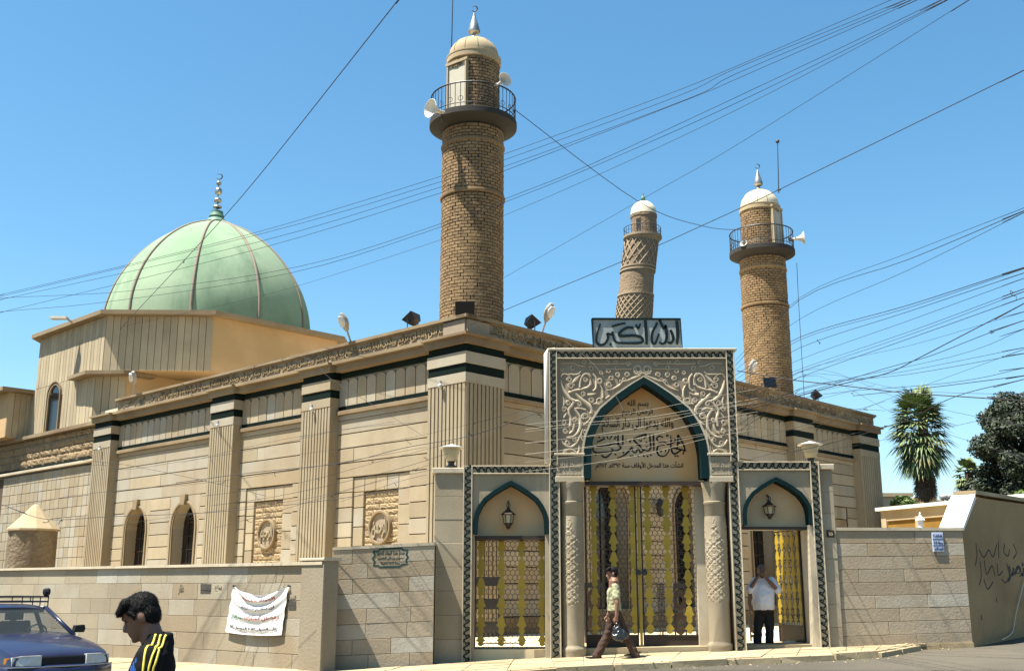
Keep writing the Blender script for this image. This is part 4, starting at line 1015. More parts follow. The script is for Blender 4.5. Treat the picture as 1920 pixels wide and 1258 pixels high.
M['lampglass'] = mat('yellowed lamp glass', (.42, .36, .22), .4, .1, rnd=0, spec=.5)
M['lampwhite'] = mat('pale enamel', (.66, .63, .55), .5, .1, None, 4, .3, (.4, .36, .28), rnd=0)
def pierlamp(px, pyb, label, Y=20.3):
    x, z = G(px, pyb, Y); t = thing('pier_lamp', (x, Y, z-.03), label, 'lamp', 'lamps on the gate piers'); c = Vector((x, Y, z))
    MB().lathe(c, [(.10, -.04), (.10, .0), (.06, .01), (.06, .06), (.09, .08)], 14).build('lamp_base', M['iron'], t, smooth='auto')
    MB().lathe(c, [(.09, .08), (.10, .09), (.165, .31), (.165, .33)], 18).build('lamp_shade', M['lampglass'], t, smooth='auto')
    MB().lathe(c, [(.235, .325), (.24, .34), (.08, .385), (.03, .40), (.01, .41)], 20).build('lamp_cap', M['lampwhite'], t, smooth='auto')
pierlamp(846, 873, 'white capped lamp on the left pier of the gateway'); pierlamp(1521, 867, 'white capped lamp standing on the right end of the gateway', 20.35)
def lantern(px, py0, py1, Y, label):
    x, zt = G(px, py0, Y); _, zb = G(px, py1, Y); h = zt-zb; c = Vector((x, Y, zb)); t = thing('lantern', (x, Y, zb), label, 'lantern', 'hanging lanterns of the gateway')
    m = MB(); m.tube([c+Vector((0, .17, h*.98)), c+Vector((0, .10, h*1.0)), c+Vector((0, .02, h*.92)), c+Vector((0, 0, h*.72))], .012, 6); m.tube([c+Vector((.0+.035*math.cos(a), 0, h*.83+.05*math.sin(a))) for a in [k*.7 for k in range(10)]], .008, 5); m.build('bracket', M['iron'], t)
    MB().lathe(c, [(.02, 0), (.035, .02), (.05, h*.12), (.085, h*.2), (.08, h*.22)], 6).build('lantern_base', M['brown'], t)
    MB().lathe(c, [(.075, h*.2), (.10, h*.5)], 6).build('pane', M['lampglass'], t)
    m = MB()
    for k in range(6): a = k*math.pi/3; m.tube([c+Vector((.078*math.cos(a), .078*math.sin(a), h*.2)), c+Vector((.105*math.cos(a), .105*math.sin(a), h*.52))], .008, 4)
    m.lathe(c, [(.135, h*.5), (.14, h*.52), (.07, h*.62), (.035, h*.7), (.02, h*.76)], 6); m.build('lantern_cap', M['brown'], t)
lantern(953, 938, 992, GY+.12, 'brown hanging lantern in the left pointed arch'); lantern(1441, 927, 973, GY+.12, 'brown hanging lantern in the right pointed arch above the standing man')
nb = thing('house_number', (GX(1557, 1001), GY-.01, GZ(1007)), 'small brown plate with a number on the right gate pier', 'number plate')
n0 = G(1550, 993); n1 = G(1565, 1007)
MB().slab(n0[0], n1[0], GY+.02, GY-.0, n1[1], n0[1]).build('plate', M['brown'], nb)
t = MB(); write(t, '١٥', n0[0]+.03, n1[1]+.03, n1[0]-n0[0]-.06, n0[1]-n1[1]-.06, GY, GY-.005, False, .02); t.build('digits', M['creamdome'], nb)
# ------------------------------------------------------------ street walls
def blockwall(name, fr, L, z0f, z1f, nc, thick, label, mt, bl=(.7, 1.3), coping=True, cop_o=.07, u0=0.0, long=None):
    o = fr(L/2, 0, z0f(L/2)); t = thing(name, tuple(o), label, 'wall')
    c = MB(fr); N = 8; top = []; 
    rings = []
    for i in range(N+1):
        u = u0+(L-u0)*i/N; rings.append([fr(u, -thick, z0f(u)-.5), fr(u, -.02, z0f(u)-.5), fr(u, -.02, z1f(u)-.002), fr(u, -thick, z1f(u)-.002)])
    c.loft(rings); core_ = c.build('wall_core', M['core'], t)
    for r in range(nc):
        u = u0
        first = True
        while u < L-.01:
            e = min(L, u+RND.uniform(*bl)*(.5 if first and r % 2 else 1)); first = False
            if L-e < .25: e = L
            def zz(x, k): a, b = z0f(x)-.06, z1f(x); return a+(b-a)*k/nc
            P = []
            g1 = .002
            for oo, k in ((-.08, 0), (.0, 0), (.008, .006)):
                P.append([fr(u+g1+k, oo+(RND.uniform(-.003, .004) if oo >= 0 else 0), zz(u, r)+g1+k), fr(e-g1-k, oo, zz(e, r)+g1+k), fr(e-g1-k, oo, zz(e, r+1)-g1-k), fr(u+g1+k, oo, zz(u, r+1)-g1-k)])
            m = MB(); m.loft(P); m.build('stone_block', mt, core_); u = e
    if coping:
        u = u0
        while u < L-.01:
            e = min(L, u+RND.uniform(.9, 1.5))
            if L-e < .4: e = L
            P = []
            for k, q in ((u+.003, 0), (e-.003, 0)):
                P.append([fr(k, -thick-.05, z1f(k)), fr(k, cop_o, z1f(k)), fr(k, cop_o, z1f(k)+.055+RND.uniform(-.006, .006)), fr(k, -thick-.05, z1f(k)+.06)])
            MB().loft(P).build('coping_stone', M['gatelight'], t); u = e
    return t
frL = frame(P0, DL, NL)
gz = lambda fr: (lambda u: g(*fr(u, 0, 0)[:2]))
wl1 = blockwall('boundary_wall', frL, 17.5, gz(frL), lambda u: 2.03+.003*u, 6, .28, 'long low sunlit stone wall on the left with graffiti and a cloth banner', M['wallL'], (.75, 1.6), u0=.24)
# end post
pe = MB(frL); pe.slab(.20, .86, -.26, .05, .1, 2.10, .01, .02); pe.build('end_post', M['wallL'], wl1)
MB(frL).slab(.17, .90, -.30, .08, 2.10, 2.15, .01, .015).build('coping_stone', M['gatelight'], wl1)
# plaque wall: from the post to the gate pier
PW = 19.62
a0 = G(621, 1100, PW); a1 = G(814, 1100, PW); x0, x1 = a0[0], a1[0]
zt0, zt1 = GZ(1026, 624, PW), GZ(1016.5, 814, PW)
frP = lambda u, o, z: V3(x0+u, PW-o, z)
wl2 = blockwall('boundary_wall', frP, x1-x0, lambda u: g(x0+u, PW), lambda u: zt0-.05+(zt1-zt0)*u/(x1-x0), 8, .3, 'grey stone wall with a green painted cartouche, left of the gateway', M['wallS'], (.6, 1.3), True, .02)
MB(frP).slab(x1-x0-.02, x1-x0+.0, -.4, .006, .3, zt1).build('edge_strip', M['gatelight'], wl2)
# right wall with the blue address plate
XR0 = GX(1572, 1100); frR = lambda u, o, z: V3(XR0+u, 20.06-o, z)
LR = P1[0]-XR0
wl3 = blockwall('boundary_wall', frR, LR, lambda u: g(XR0+u, 20), lambda u: 2.66, 9, .3, 'plain coursed stone wall carrying an address plate, right of the gateway', M['wallS'], (.8, 1.8), True, .03)
# rendered side wall that turns back along the side street
frS = frame(V3(P1[0], 20.06, 0), DR, NR)
sw = thing('side_wall', tuple(frS(4, 0, .7)), 'brown rendered wall with black graffiti and sloping white end, at the far right', 'wall')
zz = lambda u: g(*frS(u, 0, 0)[:2])-.3
P = [(0.001, zz(0)), (0.001, 2.7), (.72, 3.30), (14, 3.42), (14, zz(14))]
MB(frS).prism(P, -.35, 0.001, 1).build('wall_core', M['render2'], sw)
m = MB(frS); m.hexa([frS(-.02, -.42, 2.72), frS(-.02, .03, 2.72), frS(.0, .03, 2.66), frS(.0, -.42, 2.66), frS(.70, -.42, 3.36), frS(.70, .03, 3.36), frS(.74, .03, 3.29), frS(.74, -.42, 3.29)]); m.build('sloping_coping', M['white'], sw)
m = MB(frS); m.box(.74, 14, -.40, .03, 3.37, 3.44); m.build('coping_stone', M['creamdome'], sw)
M['graffiti'] = mat('spray paint', (.05, .045, .038), .9, .4, rnd=0)
GR = [[(1830, 1018), (1832, 1040), (1829, 1060)], [(1836, 1030), (1845, 1045), (1854, 1030), (1862, 1044), (1869, 1020)], [(1872, 1015), (1873, 1046)], [(1884, 1020), (1882, 1034), (1890, 1042), (1893, 1030)], [(1838, 1052), (1840, 1080), (1836, 1096)], [(1846, 1050), (1850, 1076), (1860, 1060), (1866, 1080)], [(1870, 1056), (1872, 1078), (1880, 1070)], [(1845, 1085), (1852, 1104), (1862, 1090)], [(1888, 1056), (1893, 1080)], [(1900, 1020), (1906, 1036), (1900, 1046)], [(1868, 1120), (1869, 1128)], [(1840, 1152), (1841, 1162)], [(1878, 1085), (1886, 1092), (1893, 1080)]]
gf = MB(frS)
for P in GR:
    q = [(lambda h: (float(np.dot(h-frS(0, 0, 0), DR)), float(h[2])))(hit(x, y, frS(0, .004, 0), NR)) for x, y in smoothline(P, 3)]
    gf.stroke(q, .024, .0, .006)
write(gf, 'النصر', 2.0, 1.75, 1.3, .5, .0, .005, False, .03)
gf.build('graffiti', M['graffiti'], sw)
# left wall scribbles: two struck-out bars and small words
sc_ = MB(frL)
def lw(x, y): h = hit(x, y, frL(0, .012, 0), NL); return float(np.dot(h-P0, DL)), float(h[2])
for x0_, y0_, x1_, y1_ in ((376, 1097, 396, 1098), (376, 1104, 396, 1105), (376, 1109, 395, 1109), (541, 1130, 555, 1130), (541, 1139, 555, 1139)): sc_.stroke([lw(x0_, y0_), lw(x1_, y1_)], .07, .0, .013)
for body, x, y, w, h in (('عقار', 334, 1115, 12, 20), ('يباع', 402, 1108, 14, 12), ('الدين', 541, 1126, 14, 10)):
    u, z = lw(x, y); u2, z2 = lw(x+w, y-h); write(sc_, body, u, z, u-u2, z2-z, .0, .012, True, .02)
sc_.build('graffiti', M['graffiti'], wl1)
# green cartouche
M['cart'] = mat('faded green paint', (.02, .055, .042), .8, .3, rnd=0)
ca = MB(frP); Xp = lambda px: G(px, 1045, PW)[0]-x0; Zp = lambda py: G(732, py, PW)[1]
pts = [(700, 1033), (708, 1034), (712, 1029), (752, 1027), (756, 1031), (764, 1031), (762, 1040), (765, 1044), (762, 1049), (763, 1057), (754, 1058), (750, 1062), (713, 1063), (709, 1060), (701, 1060), (703, 1052), (699, 1047), (703, 1041), (700, 1033)]
ca.stroke([(Xp(a), Zp(b)) for a, b in pts], .034, .0, .012)
for body, y0_, y1_, xa, xb in (('جدد هذا البناء الخير', 1041, 1032, 706, 759), ('محسن بن علي الحسين', 1050, 1043, 708, 757), ('سنة ١٤٠٤ هجرية', 1058, 1053, 714, 750)):
    write(ca, body, Xp(xa), Zp(y0_), Xp(xb)-Xp(xa), Zp(y1_)-Zp(y0_), .0, .011, False, .035)
ca.build('painted_cartouche', M['cart'], wl2)
# blue address plate
M['plate'] = mat('enamel plate', (.40, .46, .60), .4, .1, rnd=0); M['navy'] = mat('navy ink', (.015, .02, .09), .6, .1, rnd=0)
pa, pb = G(1747, 998, 20.02), G(1771, 1034, 20.02)
ap = thing('address_plate', (pa[0], 20.03, pb[1]), 'pale blue enamel address plate with navy lettering on the right wall', 'plate')
MB().slab(pa[0], pb[0], 20.045, 20.015, pb[1], pa[1]).build('plate', M['plate'], ap)
w_ = pb[0]-pa[0]; h_ = pa[1]-pb[1]; t = MB()
for i, body in enumerate(('رقم الدار ٤٠', 'محلة ٢٠٣', 'النوري الكبير')): write(t, body, pa[0]+.02, pa[1]-h_*(i+1)/3+.025, w_-.04, h_/3-.06, 20.015, 20.010, False, .03)
for i in (1, 2): t.box(pa[0], pb[0], 20.010, 20.015, pa[1]-h_*i/3-.003, pa[1]-h_*i/3+.003)
t.build('lettering', M['navy'], ap)
# cloth banner sagging on two nails
M['cloth'] = mat('white cloth', (.70, .69, .66), .9, .04, rnd=0)
M['red'] = mat('red ink', (.32, .06, .03), .9, .2, rnd=0); M['inkgreen'] = mat('green ink', (.05, .22, .11), .9, .2, rnd=0); M['inkblue'] = mat('dark ink', (.05, .05, .09), .9, .2, rnd=0)
def bq(px, py): h = hit(px, py, frL(0, .05, 0), NL); return float(np.dot(h-P0, DL)), float(h[2])
ul, zl = bq(438, 1098); ur, zr = bq(541, 1098); bl_, zbl = bq(424, 1184); br_, zbr = bq(529, 1190)
def cloth(s, t):     # s along from left (viewer) to right, t downwards
    ua, ub = ul+(bl_-ul)*t**.8, ur+(br_-ur)*t**.8
    u = ua+(ub-ua)*s; sag = .30*4*s*(1-s)*(1-t)**1.4*.55
    z = (zl+(zr-zl)*s)*(1-t)+(zbl+(zbr-zbl)*s)*t - sag - .03*4*s*(1-s)*t
    r = math.hypot((s-.5)*1.0, (t+.35)*.9); fold = .035*math.sin(r*30)*(1-abs(s-.5)*1.3)*(1-.75*t)
    o = .045+.03*4*s*(1-s)+fold+.02*t
    return frL(u, max(.018, o), z)
bn = MB(); NB = 46
for j in range(NB+1):
    for i in range(NB+1): bn.v.append(tuple(cloth(i/NB, j/NB)))
for j in range(NB):
    for i in range(NB): bn.f.append((j*(NB+1)+i, j*(NB+1)+i+1, (j+1)*(NB+1)+i+1, (j+1)*(NB+1)+i))
bo = bn.build('banner', M['cloth'], smooth=True, label='sagging white cloth banner with red, green and black writing on the left wall', cat='banner')
def onbanner(body, s0, s1, t0, t1, mt, nm='lettering'):
    v, f = text_geo(body, .012); w = v[:, 0].max(); lo, hi = v[:, 1].min(), v[:, 1].max(); m = MB()
    for p in v:
        s = s0+(s1-s0)*p[0]/w; t = t1+(t0-t1)*(p[1]-lo)/(hi-lo); q = cloth(s, t); q = q+NL*(.008+.004*(p[2] > 0)); m.v.append(tuple(q))
    m.f = [tuple(q) for q in f]; return m.build(nm, mt, bo)
onbanner('الهيئة الخيرية', .22, .80, .10, .20, M['red']); onbanner('ان تنظيم مسابقة', .24, .82, .32, .44, M['inkblue']); onbanner('رمضان المبارك', .34, .92, .54, .68, M['red']); onbanner('حفظ القران', .06, .32, .58, .68, M['inkgreen']); onbanner('على العنوان ٢٠١٣ الموصل ١١٩', .08, .92, .82, .91, M['inkblue'])
m = MB()
for s in (0, 1): q = cloth(s, 0); m.lathe(Vector(tuple(q-NL*.05)), [(.012, 0), (.012, .07), (.025, .075), (.0, .08)], 8, tuple(NL))
m.build('nail', M['iron'], bo)
# round hut with a conical roof behind the left wall
hp = hit(56, 1060, K+NL*3.0, NL); hu = thing('guard_hut', (hp[0], hp[1], .5), 'small rough round hut with a pale conical roof behind the left wall', 'hut')
M['hut'] = mat('rough plaster', (.20, .155, .10), .95, .25, (.15, .11, .07), 5, .5, (.15, .11, .07), 1.0, 9, rnd=0, bdist=.06)
hcx = Vector((hp[0], hp[1], 0))
MB().lathe(hcx, [(.74, .3), (.73, 1.6), (.71, 3.36)], 14, a0=.3).build('wall', M['hut'], hu, smooth='auto')
MB().lathe(hcx, [(.78, 3.34), (.78, 3.40), (.45, 3.74), (.10, 4.12), (.02, 4.16)], 10, a0=.2).build('roof', M['creamdome'], hu)
# ------------------------------------------------------------ lamps, floodlights, loudspeakers
def onroof(px, py, side, out=-.02):
    q = hit(px, py, K+(NL if side == 'L' else NR)*out, NL if side == 'L' else NR); return Vector(tuple(q))
M['lampgrey'] = mat('grey lamp housing', (.30, .29, .27), .5, .15, rnd=0); M['lampdiff'] = mat('lamp diffuser', (.60, .60, .58), .35, .1, rnd=0)
def street_lamp(px, pyb, pxh, pyh, side, label):
    b = onroof(px, pyb, side); b.z = 7.99; h = onroof(pxh, pyh, side, .25); t = thing('parapet_lamp', b, label, 'lamp', 'lamps along the parapet')
    d = (h-b).normalized()
    m = MB(); m.tube([b, b+d*((h-b).length-.18)], .025, 8); m.lathe(b, [(.07, 0), (.07, .02), (.03, .03)], 10); m.build('arm', M['lampgrey'], t)
    m = MB(); a0 = h-d*.22; n = Vector(tuple(NL if side == 'L' else NR)); s = d.cross(n).normalized(); u = s.cross(d)
    rings = []
    for k, (w, e) in enumerate(((.05, .05), (.10, .08), (.14, .10), (.15, .10), (.12, .09), (.05, .05))):
        p = a0+d*(.50*k/5); rings.append([p+s*(w*math.cos(q))+u*(e*math.sin(q)) for q in [i*math.pi/6 for i in range(12)]])
    m.loft(rings); m.build('lamp_head', M['lampgrey'], t, smooth='auto')
    m = MB(); rings = []
    for k, w in enumerate((.06, .12, .125, .06)):
        p = a0+d*(.14+.30*k/3)+u*.06; rings.append([p+s*(w*math.cos(q))+u*(.075*math.sin(q)) for q in [i*math.pi/5 for i in range(10)]])
    m.loft(rings); m.build('diffuser', M['lampdiff'], t, smooth='auto')
street_lamp(658, 648, 646, 606, 'L', 'grey street lamp on the parapet between dome and tall minaret'); street_lamp(252, 738, 250, 710, 'L', 'white street lamp on the parapet in front of the domed hall')
street_lamp(1016, 624, 1028, 588, 'R', 'grey street lamp on the parapet right of the tall minaret'); street_lamp(1403, 722, 1410, 690, 'R', 'pale street lamp in front of the right minaret')
def flood(px, py, side, yaw, label, tilt=.9, s=1.0, onto=None):
    c = onroof(px, py, side, -.35) if onto is None else onto; t = thing('floodlight', (c.x, c.y, 7.98), label, 'floodlight', 'floodlights along the parapet')
    R_ = Matrix.Rotation(yaw, 3, 'Z') @ Matrix.Rotation(-tilt, 3, 'X')
    fr = lambda a, b, z: np.array(c + R_ @ Vector((a*s, b*s, z*s)))
    m = MB(fr); m.prism([(-.24, -.17), (.24, -.17), (.24, .17), (-.24, .17)], -.10, .10, 1, [(-.15, -.11), (.15, -.11), (.15, .11), (-.15, .11)]); m.build('housing', M['iron'], t)
    MB(fr).box(-.22, .22, -.112, -.102, -.15, .15).build('lens', M['glass'], t)
    m = MB(); b = Vector((c.x, c.y, 7.98)); sx = Matrix.Rotation(yaw, 3, 'Z') @ Vector((.27*s, 0, 0))
    m.tube([c-sx, b-sx, b+sx, c+sx], .015, 5); m.build('bracket', M['iron'], t)
flood(872, 580, 'L', 0.0, 'black floodlight on the very corner of the parapet at the tall minaret foot', -.25, 1.0, Vector(tuple(atY(872, 578, 25.6))))
flood(774, 600, 'L', -2.0, 'black floodlight on the parapet left of the tall minaret', .9); flood(996, 606, 'R', 1.9, 'black floodlight on the parapet just right of the tall minaret', .9)
flood(1441, 719, 'R', .3, 'black floodlight at the foot of the right minaret', .2); flood(1529, 742, 'R', 1.6, 'black floodlight near the right end of the parapet', .8)
def horn(p, d, s, label):
    t = thing('loudspeaker', p, label, 'loudspeaker', 'loudspeakers on the minarets'); d = Vector(d).normalized()
    MB().lathe(p, [(.05*s, -.18*s), (.055*s, -.17*s), (.06*s, 0), (.09*s, .12*s), (.16*s, .25*s), (.27*s, .33*s), (.30*s, .345*s), (.29*s, .35*s), (.15*s, .24*s), (.05*s, .08*s)], 24, d).build('horn', M['lampwhite'], t, smooth='auto')
    MB().lathe(Vector(p)-d*(.30*s), [(.085*s, 0), (.09*s, .02*s), (.09*s, .12*s), (.05*s, .14*s)], 16, d).build('driver', M['lampgrey'], t, smooth='auto')
    m = MB(); q = Vector(p)-d*.1*s; m.tube([q+Vector((0, 0, -.22*s)), q, q+Vector((0, .0, .02))], .014, 5); m.tube([q+Vector((0, 0, -.22*s)), q+Vector((0, .25*s, -.22*s))], .014, 5); m.build('bracket', M['iron'], t)
p = atY(938, 156, 26.25); horn(Vector(tuple(p)), (.55, -.75, .05), .66, 'round grey loudspeaker facing the street, right side of the tall minaret')
p = atY(823, 209, 26.3); horn(Vector(tuple(p)), (-.72, -.66, -.02), .85, 'white loudspeaker on the left of the tall minaret balcony')
p = atY(1492, 448, 37.4); horn(Vector(tuple(p)), (.97, -.2, .06), .85, 'white horn loudspeaker pointing right from the right minaret balcony')
p = atY(1397, 461, 37.0); horn(Vector(tuple(p)), (-.4, -.6, .3), .45, 'small white loudspeaker on the left of the right minaret balcony')
def whip(px0, py0, px1, py1, Y, label, knob):
    a, b = Vector(tuple(atY(px0, py0, Y))), Vector(tuple(atY(px1, py1, Y))); t = thing('antenna_mast', a, label, 'antenna')
    MB().tube([a, b], [.022, .014], 6).build('mast', M['iron'], t)
    if knob: MB().lathe(b, [(.02, -.02), (.06, 0), (.075, .05), (.06, .1), (.02, .12)], 10).build('beacon', M['iron'], t)
    m = MB(); m.box(a.x-.05, a.x+.09, a.y-.02, a.y+.02, a.z+.1, a.z+.13); m.build('clamp', M['iron'], t)
whip(845.5, 128, 849.5, -25, 27.2, 'thin dark mast beside the cap of the tall minaret', False); whip(1460, 362, 1458, 268, 37.7, 'thin dark mast with a small beacon behind the right minaret cap', True)
# small bulb lamps on the pilasters
for i, (px, py, lb) in enumerate(((831, 717, 'small bulb lamp on the corner pilaster'), (590, 762, 'small bulb lamp on the second pilaster from the corner'), (414, 792, 'small bulb lamp on the third pilaster from the corner'), (192, 838, 'small bulb lamp on the leftmost pilaster'))):
    q = Vector(tuple(hit(px, py, K, NL))); t = thing('bulb_lamp', q, lb, 'lamp', 'bulb lamps on the pilasters'); n = Vector(tuple(NL)); d = Vector(tuple(DL))
    m = MB(); m.tube([q+d*.22+Vector((0, 0, .10)), q+d*.12+n*.05+Vector((0, 0, .02)), q+n*.10], .010, 5); m.lathe(q+n*.10+Vector((0, 0, .03)), [(.035, 0), (.04, -.05), (.03, -.06)], 10); m.build('holder', M['lampgrey'], t)
    MB().lathe(q+n*.10, [(.02, -.02), (.05, -.06), (.055, -.10), (.035, -.14), (.0, -.15)], 12).build('bulb', M['lampdiff'], t, smooth='auto')
# roof gear on the domed hall
q = Vector(tuple(atY(113, 597, 40.2))); t = thing('roof_lamp', q, 'white flat lamp on the roof edge of the domed hall', 'lamp')
MB().box(q.x-.35, q.x+.28, q.y-.15, q.y+.15, q.z-.03, q.z+.06).build('housing', M['lampwhite'], t); MB().tube([q+Vector((.25, 0, 0)), q+Vector((.42, .2, -.12))], .04, 6).build('arm', M['lampgrey'], t)
# iron screens and a rack seen through the doors
def screen(px0, px1, py0, py1, Y, label):
    a, b = atY(px0, py0, Y), atY(px1, py1, Y); t = thing('iron_screen', ((a[0]+b[0])/2, Y, .56), label, 'iron screen', 'ornate iron screens in the courtyard')
    x0, x1, z0, z1 = a[0], b[0], .56, a[2]; m = MB()
    for x in (x0, x1-.03): m.box(x, x+.03, Y-.015, Y+.015, z0, z1)
    m.box(x0, x1, Y-.012, Y+.012, z1-.1, z1); m.box(x0, x1, Y-.012, Y+.012, z0+.08, z0+.14)
    m.build('frame', M['iron'], t)
    for k in range(2):
        cz = z0+.14+(z1-z0-.24)*(k+.5)/2; r = (z1-z0-.24)/4*.95; cx = (x0+x1)/2; m = MB(); N = 20
        m.loft([[(cx+rr*math.cos(2*math.pi*i/N)*.62, Y+o, cz+rr*math.sin(2*math.pi*i/N)) for i in range(N)] for rr, o in ((r, .01), (r, -.01), (r*.4, -.01), (r*.4, .01), (r, .01))], cap=False); m.build('ring_plate', M['brown'], t)
screen(1095, 1132, 1092, 1185, 22.6, 'dark ornate iron screen behind the left central door'); screen(1262, 1288, 1093, 1185, 22.8, 'dark ornate iron screen behind the right central door'); screen(1402, 1425, 1100, 1182, 23.2, 'dark ornate iron screen behind the standing man')
a, b = atY(889, 1081, 22.4), atY(937, 1190, 22.4); t = thing('shelf_rack', ((a[0]+b[0])/2, 22.4, .56), 'dark shelved rack seen behind the left door', 'rack')
for py0, py1 in ((1081, 1098), (1122, 1141), (1165, 1184)):
    z0, z1 = atY(900, py1, 22.4)[2], atY(900, py0, 22.4)[2]; MB().box(a[0], b[0], 22.2, 22.6, max(.57, z0), z1).build('shelf', M['iron'], t)
m = MB()
for x in (a[0]-.01, b[0]-.03):
    for y in (22.22, 22.54): m.box(x, x+.04, y, y+.04, .56, a[2])
m.build('post', M['brown'], t)
a, b = atY(1233, 1093, 22.7), atY(1247, 1185, 22.7); t = thing('iron_grid', (a[0], 22.7, .56), 'narrow black grid panel leaning behind the right central door', 'iron grid'); m = MB()
for i in range(5): x = a[0]+(b[0]-a[0])*i/4; m.box(x-.008, x+.008, 22.69, 22.71, .56, a[2])
for i in range(12): z = .6+(a[2]-.62)*i/11; m.box(a[0], b[0], 22.685, 22.715, z-.008, z+.008)
m.build('bars', M['iron'], t)
q = hit(1231, 955, K+NR*(-.25), NR); t = thing('wall_lamp', tuple(q), 'dark lamp fixed to the prayer hall wall, seen through the central door', 'lamp'); q = Vector(tuple(q))
MB().lathe(q+Vector((.1, -.1, 0)), [(.03, -.2), (.09, -.16), (.12, .1), (.15, .12), (.03, .3)], 8).build('lamp_body', M['iron'], t); MB().tube([q, q+Vector((.1, -.1, .3))], .02, 5).build('bracket', M['iron'], t)
# white plastic chair-like bundle and doorstop by the open leaf
q = atY(1482, 1213, 20.95); t = MB().lathe((q[0], 20.95, q[2]-.0), [(.16, -.02), (.19, .03), (.15, .09), (.06, .12), (.0, .12)], 14).build('rubble_stone', M['gatelight'], label='pale stone holding the open door leaf at the right', cat='stone')

# ------------------------------------------------------------ pavilion, houses and plants at the right
pa = Vector(tuple(atY(1651, 962, 34))); pb = Vector(tuple(atY(1842, 944, 30.2))); z_ = 4.06
ex = V3(pb.x-pa.x, pb.y-pa.y, 0); Lp = float(np.linalg.norm(ex)); ex = ex/Lp; en = V3(ex[1], -ex[0], 0)
if en[1] > 0: en = -en
frV = frame(V3(pa.x, pa.y, 0), ex, en); pv_ = thing('pavilion', tuple(frV(Lp/2, -2, .5)), 'white roofed shelter with brown glazed sides behind the right wall', 'pavilion')
M['amber'] = mat('amber panel', (.30, .17, .04), .3, .25, (.18, .10, .03), 2, .3, rnd=.1, spec=.5)
MB(frV).box(-.1, Lp+2, -4, .12, z_-.10, z_).build('roof', M['white'], pv_)
m = MB(frV); m.box(0, Lp+2, -.1, 0, z_-.42, z_-.10); m.box(0, Lp+2, -.12, .0, 2.35, 2.75); m.build('beam', M['creamdome'], pv_)
for u in (.02, Lp*.36, Lp*.72): MB(frV).box(u, u+.22, -.12, .015, .4, z_-.1).build('post', M['creamdome'], pv_)
for u0_, u1_ in ((.24, Lp*.36), (Lp*.36+.22, Lp*.72)):
    pn = MB(frV).box(u0_, u1_, -.07, -.05, 2.75, z_-.42).build('pane', M['amber'], pv_)
    m = MB(frV); x = u0_+.1
    while x < u1_-.25:
        m.stroke([(x+.16*k/4, 3.15+.16*math.sin(k*1.7+x*5)) for k in range(5)], .022, -.05, -.035); x += .3
    m.build('wire_scroll', M['creamdome'], pn)
q = atY(1727, 990, 20.2); t = thing('wall_lantern', (q[0], 20.2, 2.7), 'small white lantern standing on the coping of the right wall', 'lantern')
c = Vector((q[0], 20.2, 2.71))
MB().lathe(c, [(.05, 0), (.05, .03), (.045, .04), (.055, .14)], 8).build('pane', M['lampdiff'], t); MB().lathe(c, [(.085, .135), (.09, .15), (.04, .21), (.015, .24), (.02, .27), (.0, .30)], 8).build('lantern_cap', M['white'], t)
def house(px0, px1, pyt, Y, depth, label, mt, wins=()):
    a, b = atY(px0, pyt, Y), atY(px1, pyt, Y); t = thing('house', ((a[0]+b[0])/2, Y, 0), label, 'house', 'flat roofed houses far behind')
    w = MB().box(a[0], b[0], Y, Y+depth, -.3, a[2]).build('wall', mt, t); MB().box(a[0]-.15, b[0]+.15, Y-.15, Y+depth, a[2], a[2]+.25).build('parapet', M['creamdome'], t)
    for fx, fz in wins:
        x = a[0]+(b[0]-a[0])*fx; wd = MB().box(x-.5, x+.5, Y-.05, Y+.02, a[2]-fz-1.3, a[2]-fz).build('window', M['glass'], t)
    return t
house(1640, 1707, 931, 75, 10, 'beige flat roofed house behind the small bush', M['creamdome'], ((.8, 1.0),))
h2 = house(1717, 1752, 938, 85, 9, 'small pale house left of the palm trunk', M['creamdome'], ((.3, .9),)); house(1742, 1900, 944, 80, 12, 'low long house behind the palm tree', M['render2'], ((.3, 1.),))
for px, lb in ((1769, 'left of the two small tanks on the roof of the low long house'), (1777, 'right of the two small tanks on the roof of the low long house')):
    q = Vector(tuple(atY(px, 942, 79))); t = thing('roof_heater', (q.x, q.y, q.z-.3), lb, 'roof tank', 'roof tanks'); MB().lathe(q+Vector((-.2, 0, .35)), [(.16, 0), (.18, .05), (.18, .45), (.16, .5)], 10, (1, 0, .2)).build('tank', M['lampgrey'], t); MB().tube([q+Vector((0, 0, -.3)), q+Vector((0, 0, .35))], .05, 5).build('stand', M['iron'], t)
def leafmat(nm, c, c2, tr=.25):
    m = mat(nm, c, .6, .25, c2, 3, 0, rnd=.45, spec=.3); b = m.node_tree.nodes['Principled BSDF']; return m
M['leafdark'] = leafmat('dark foliage', (.030, .042, .018), (.02, .030, .013)); M['leafbright'] = leafmat('hedge foliage', (.075, .12, .022), (.05, .085, .02)); M['frond'] = leafmat('palm frond', (.155, .20, .075), (.11, .15, .05)); M['deadfrond'] = leafmat('dry frond', (.16, .10, .05), (.10, .06, .03)); M['bark'] = mat('bark', (.12, .085, .06), .95, .3, rnd=.1, bump=.8, bscale=12, bdist=.05); M['frondpale'] = leafmat('yellowing frond', (.20, .18, .07), (.15, .13, .05))
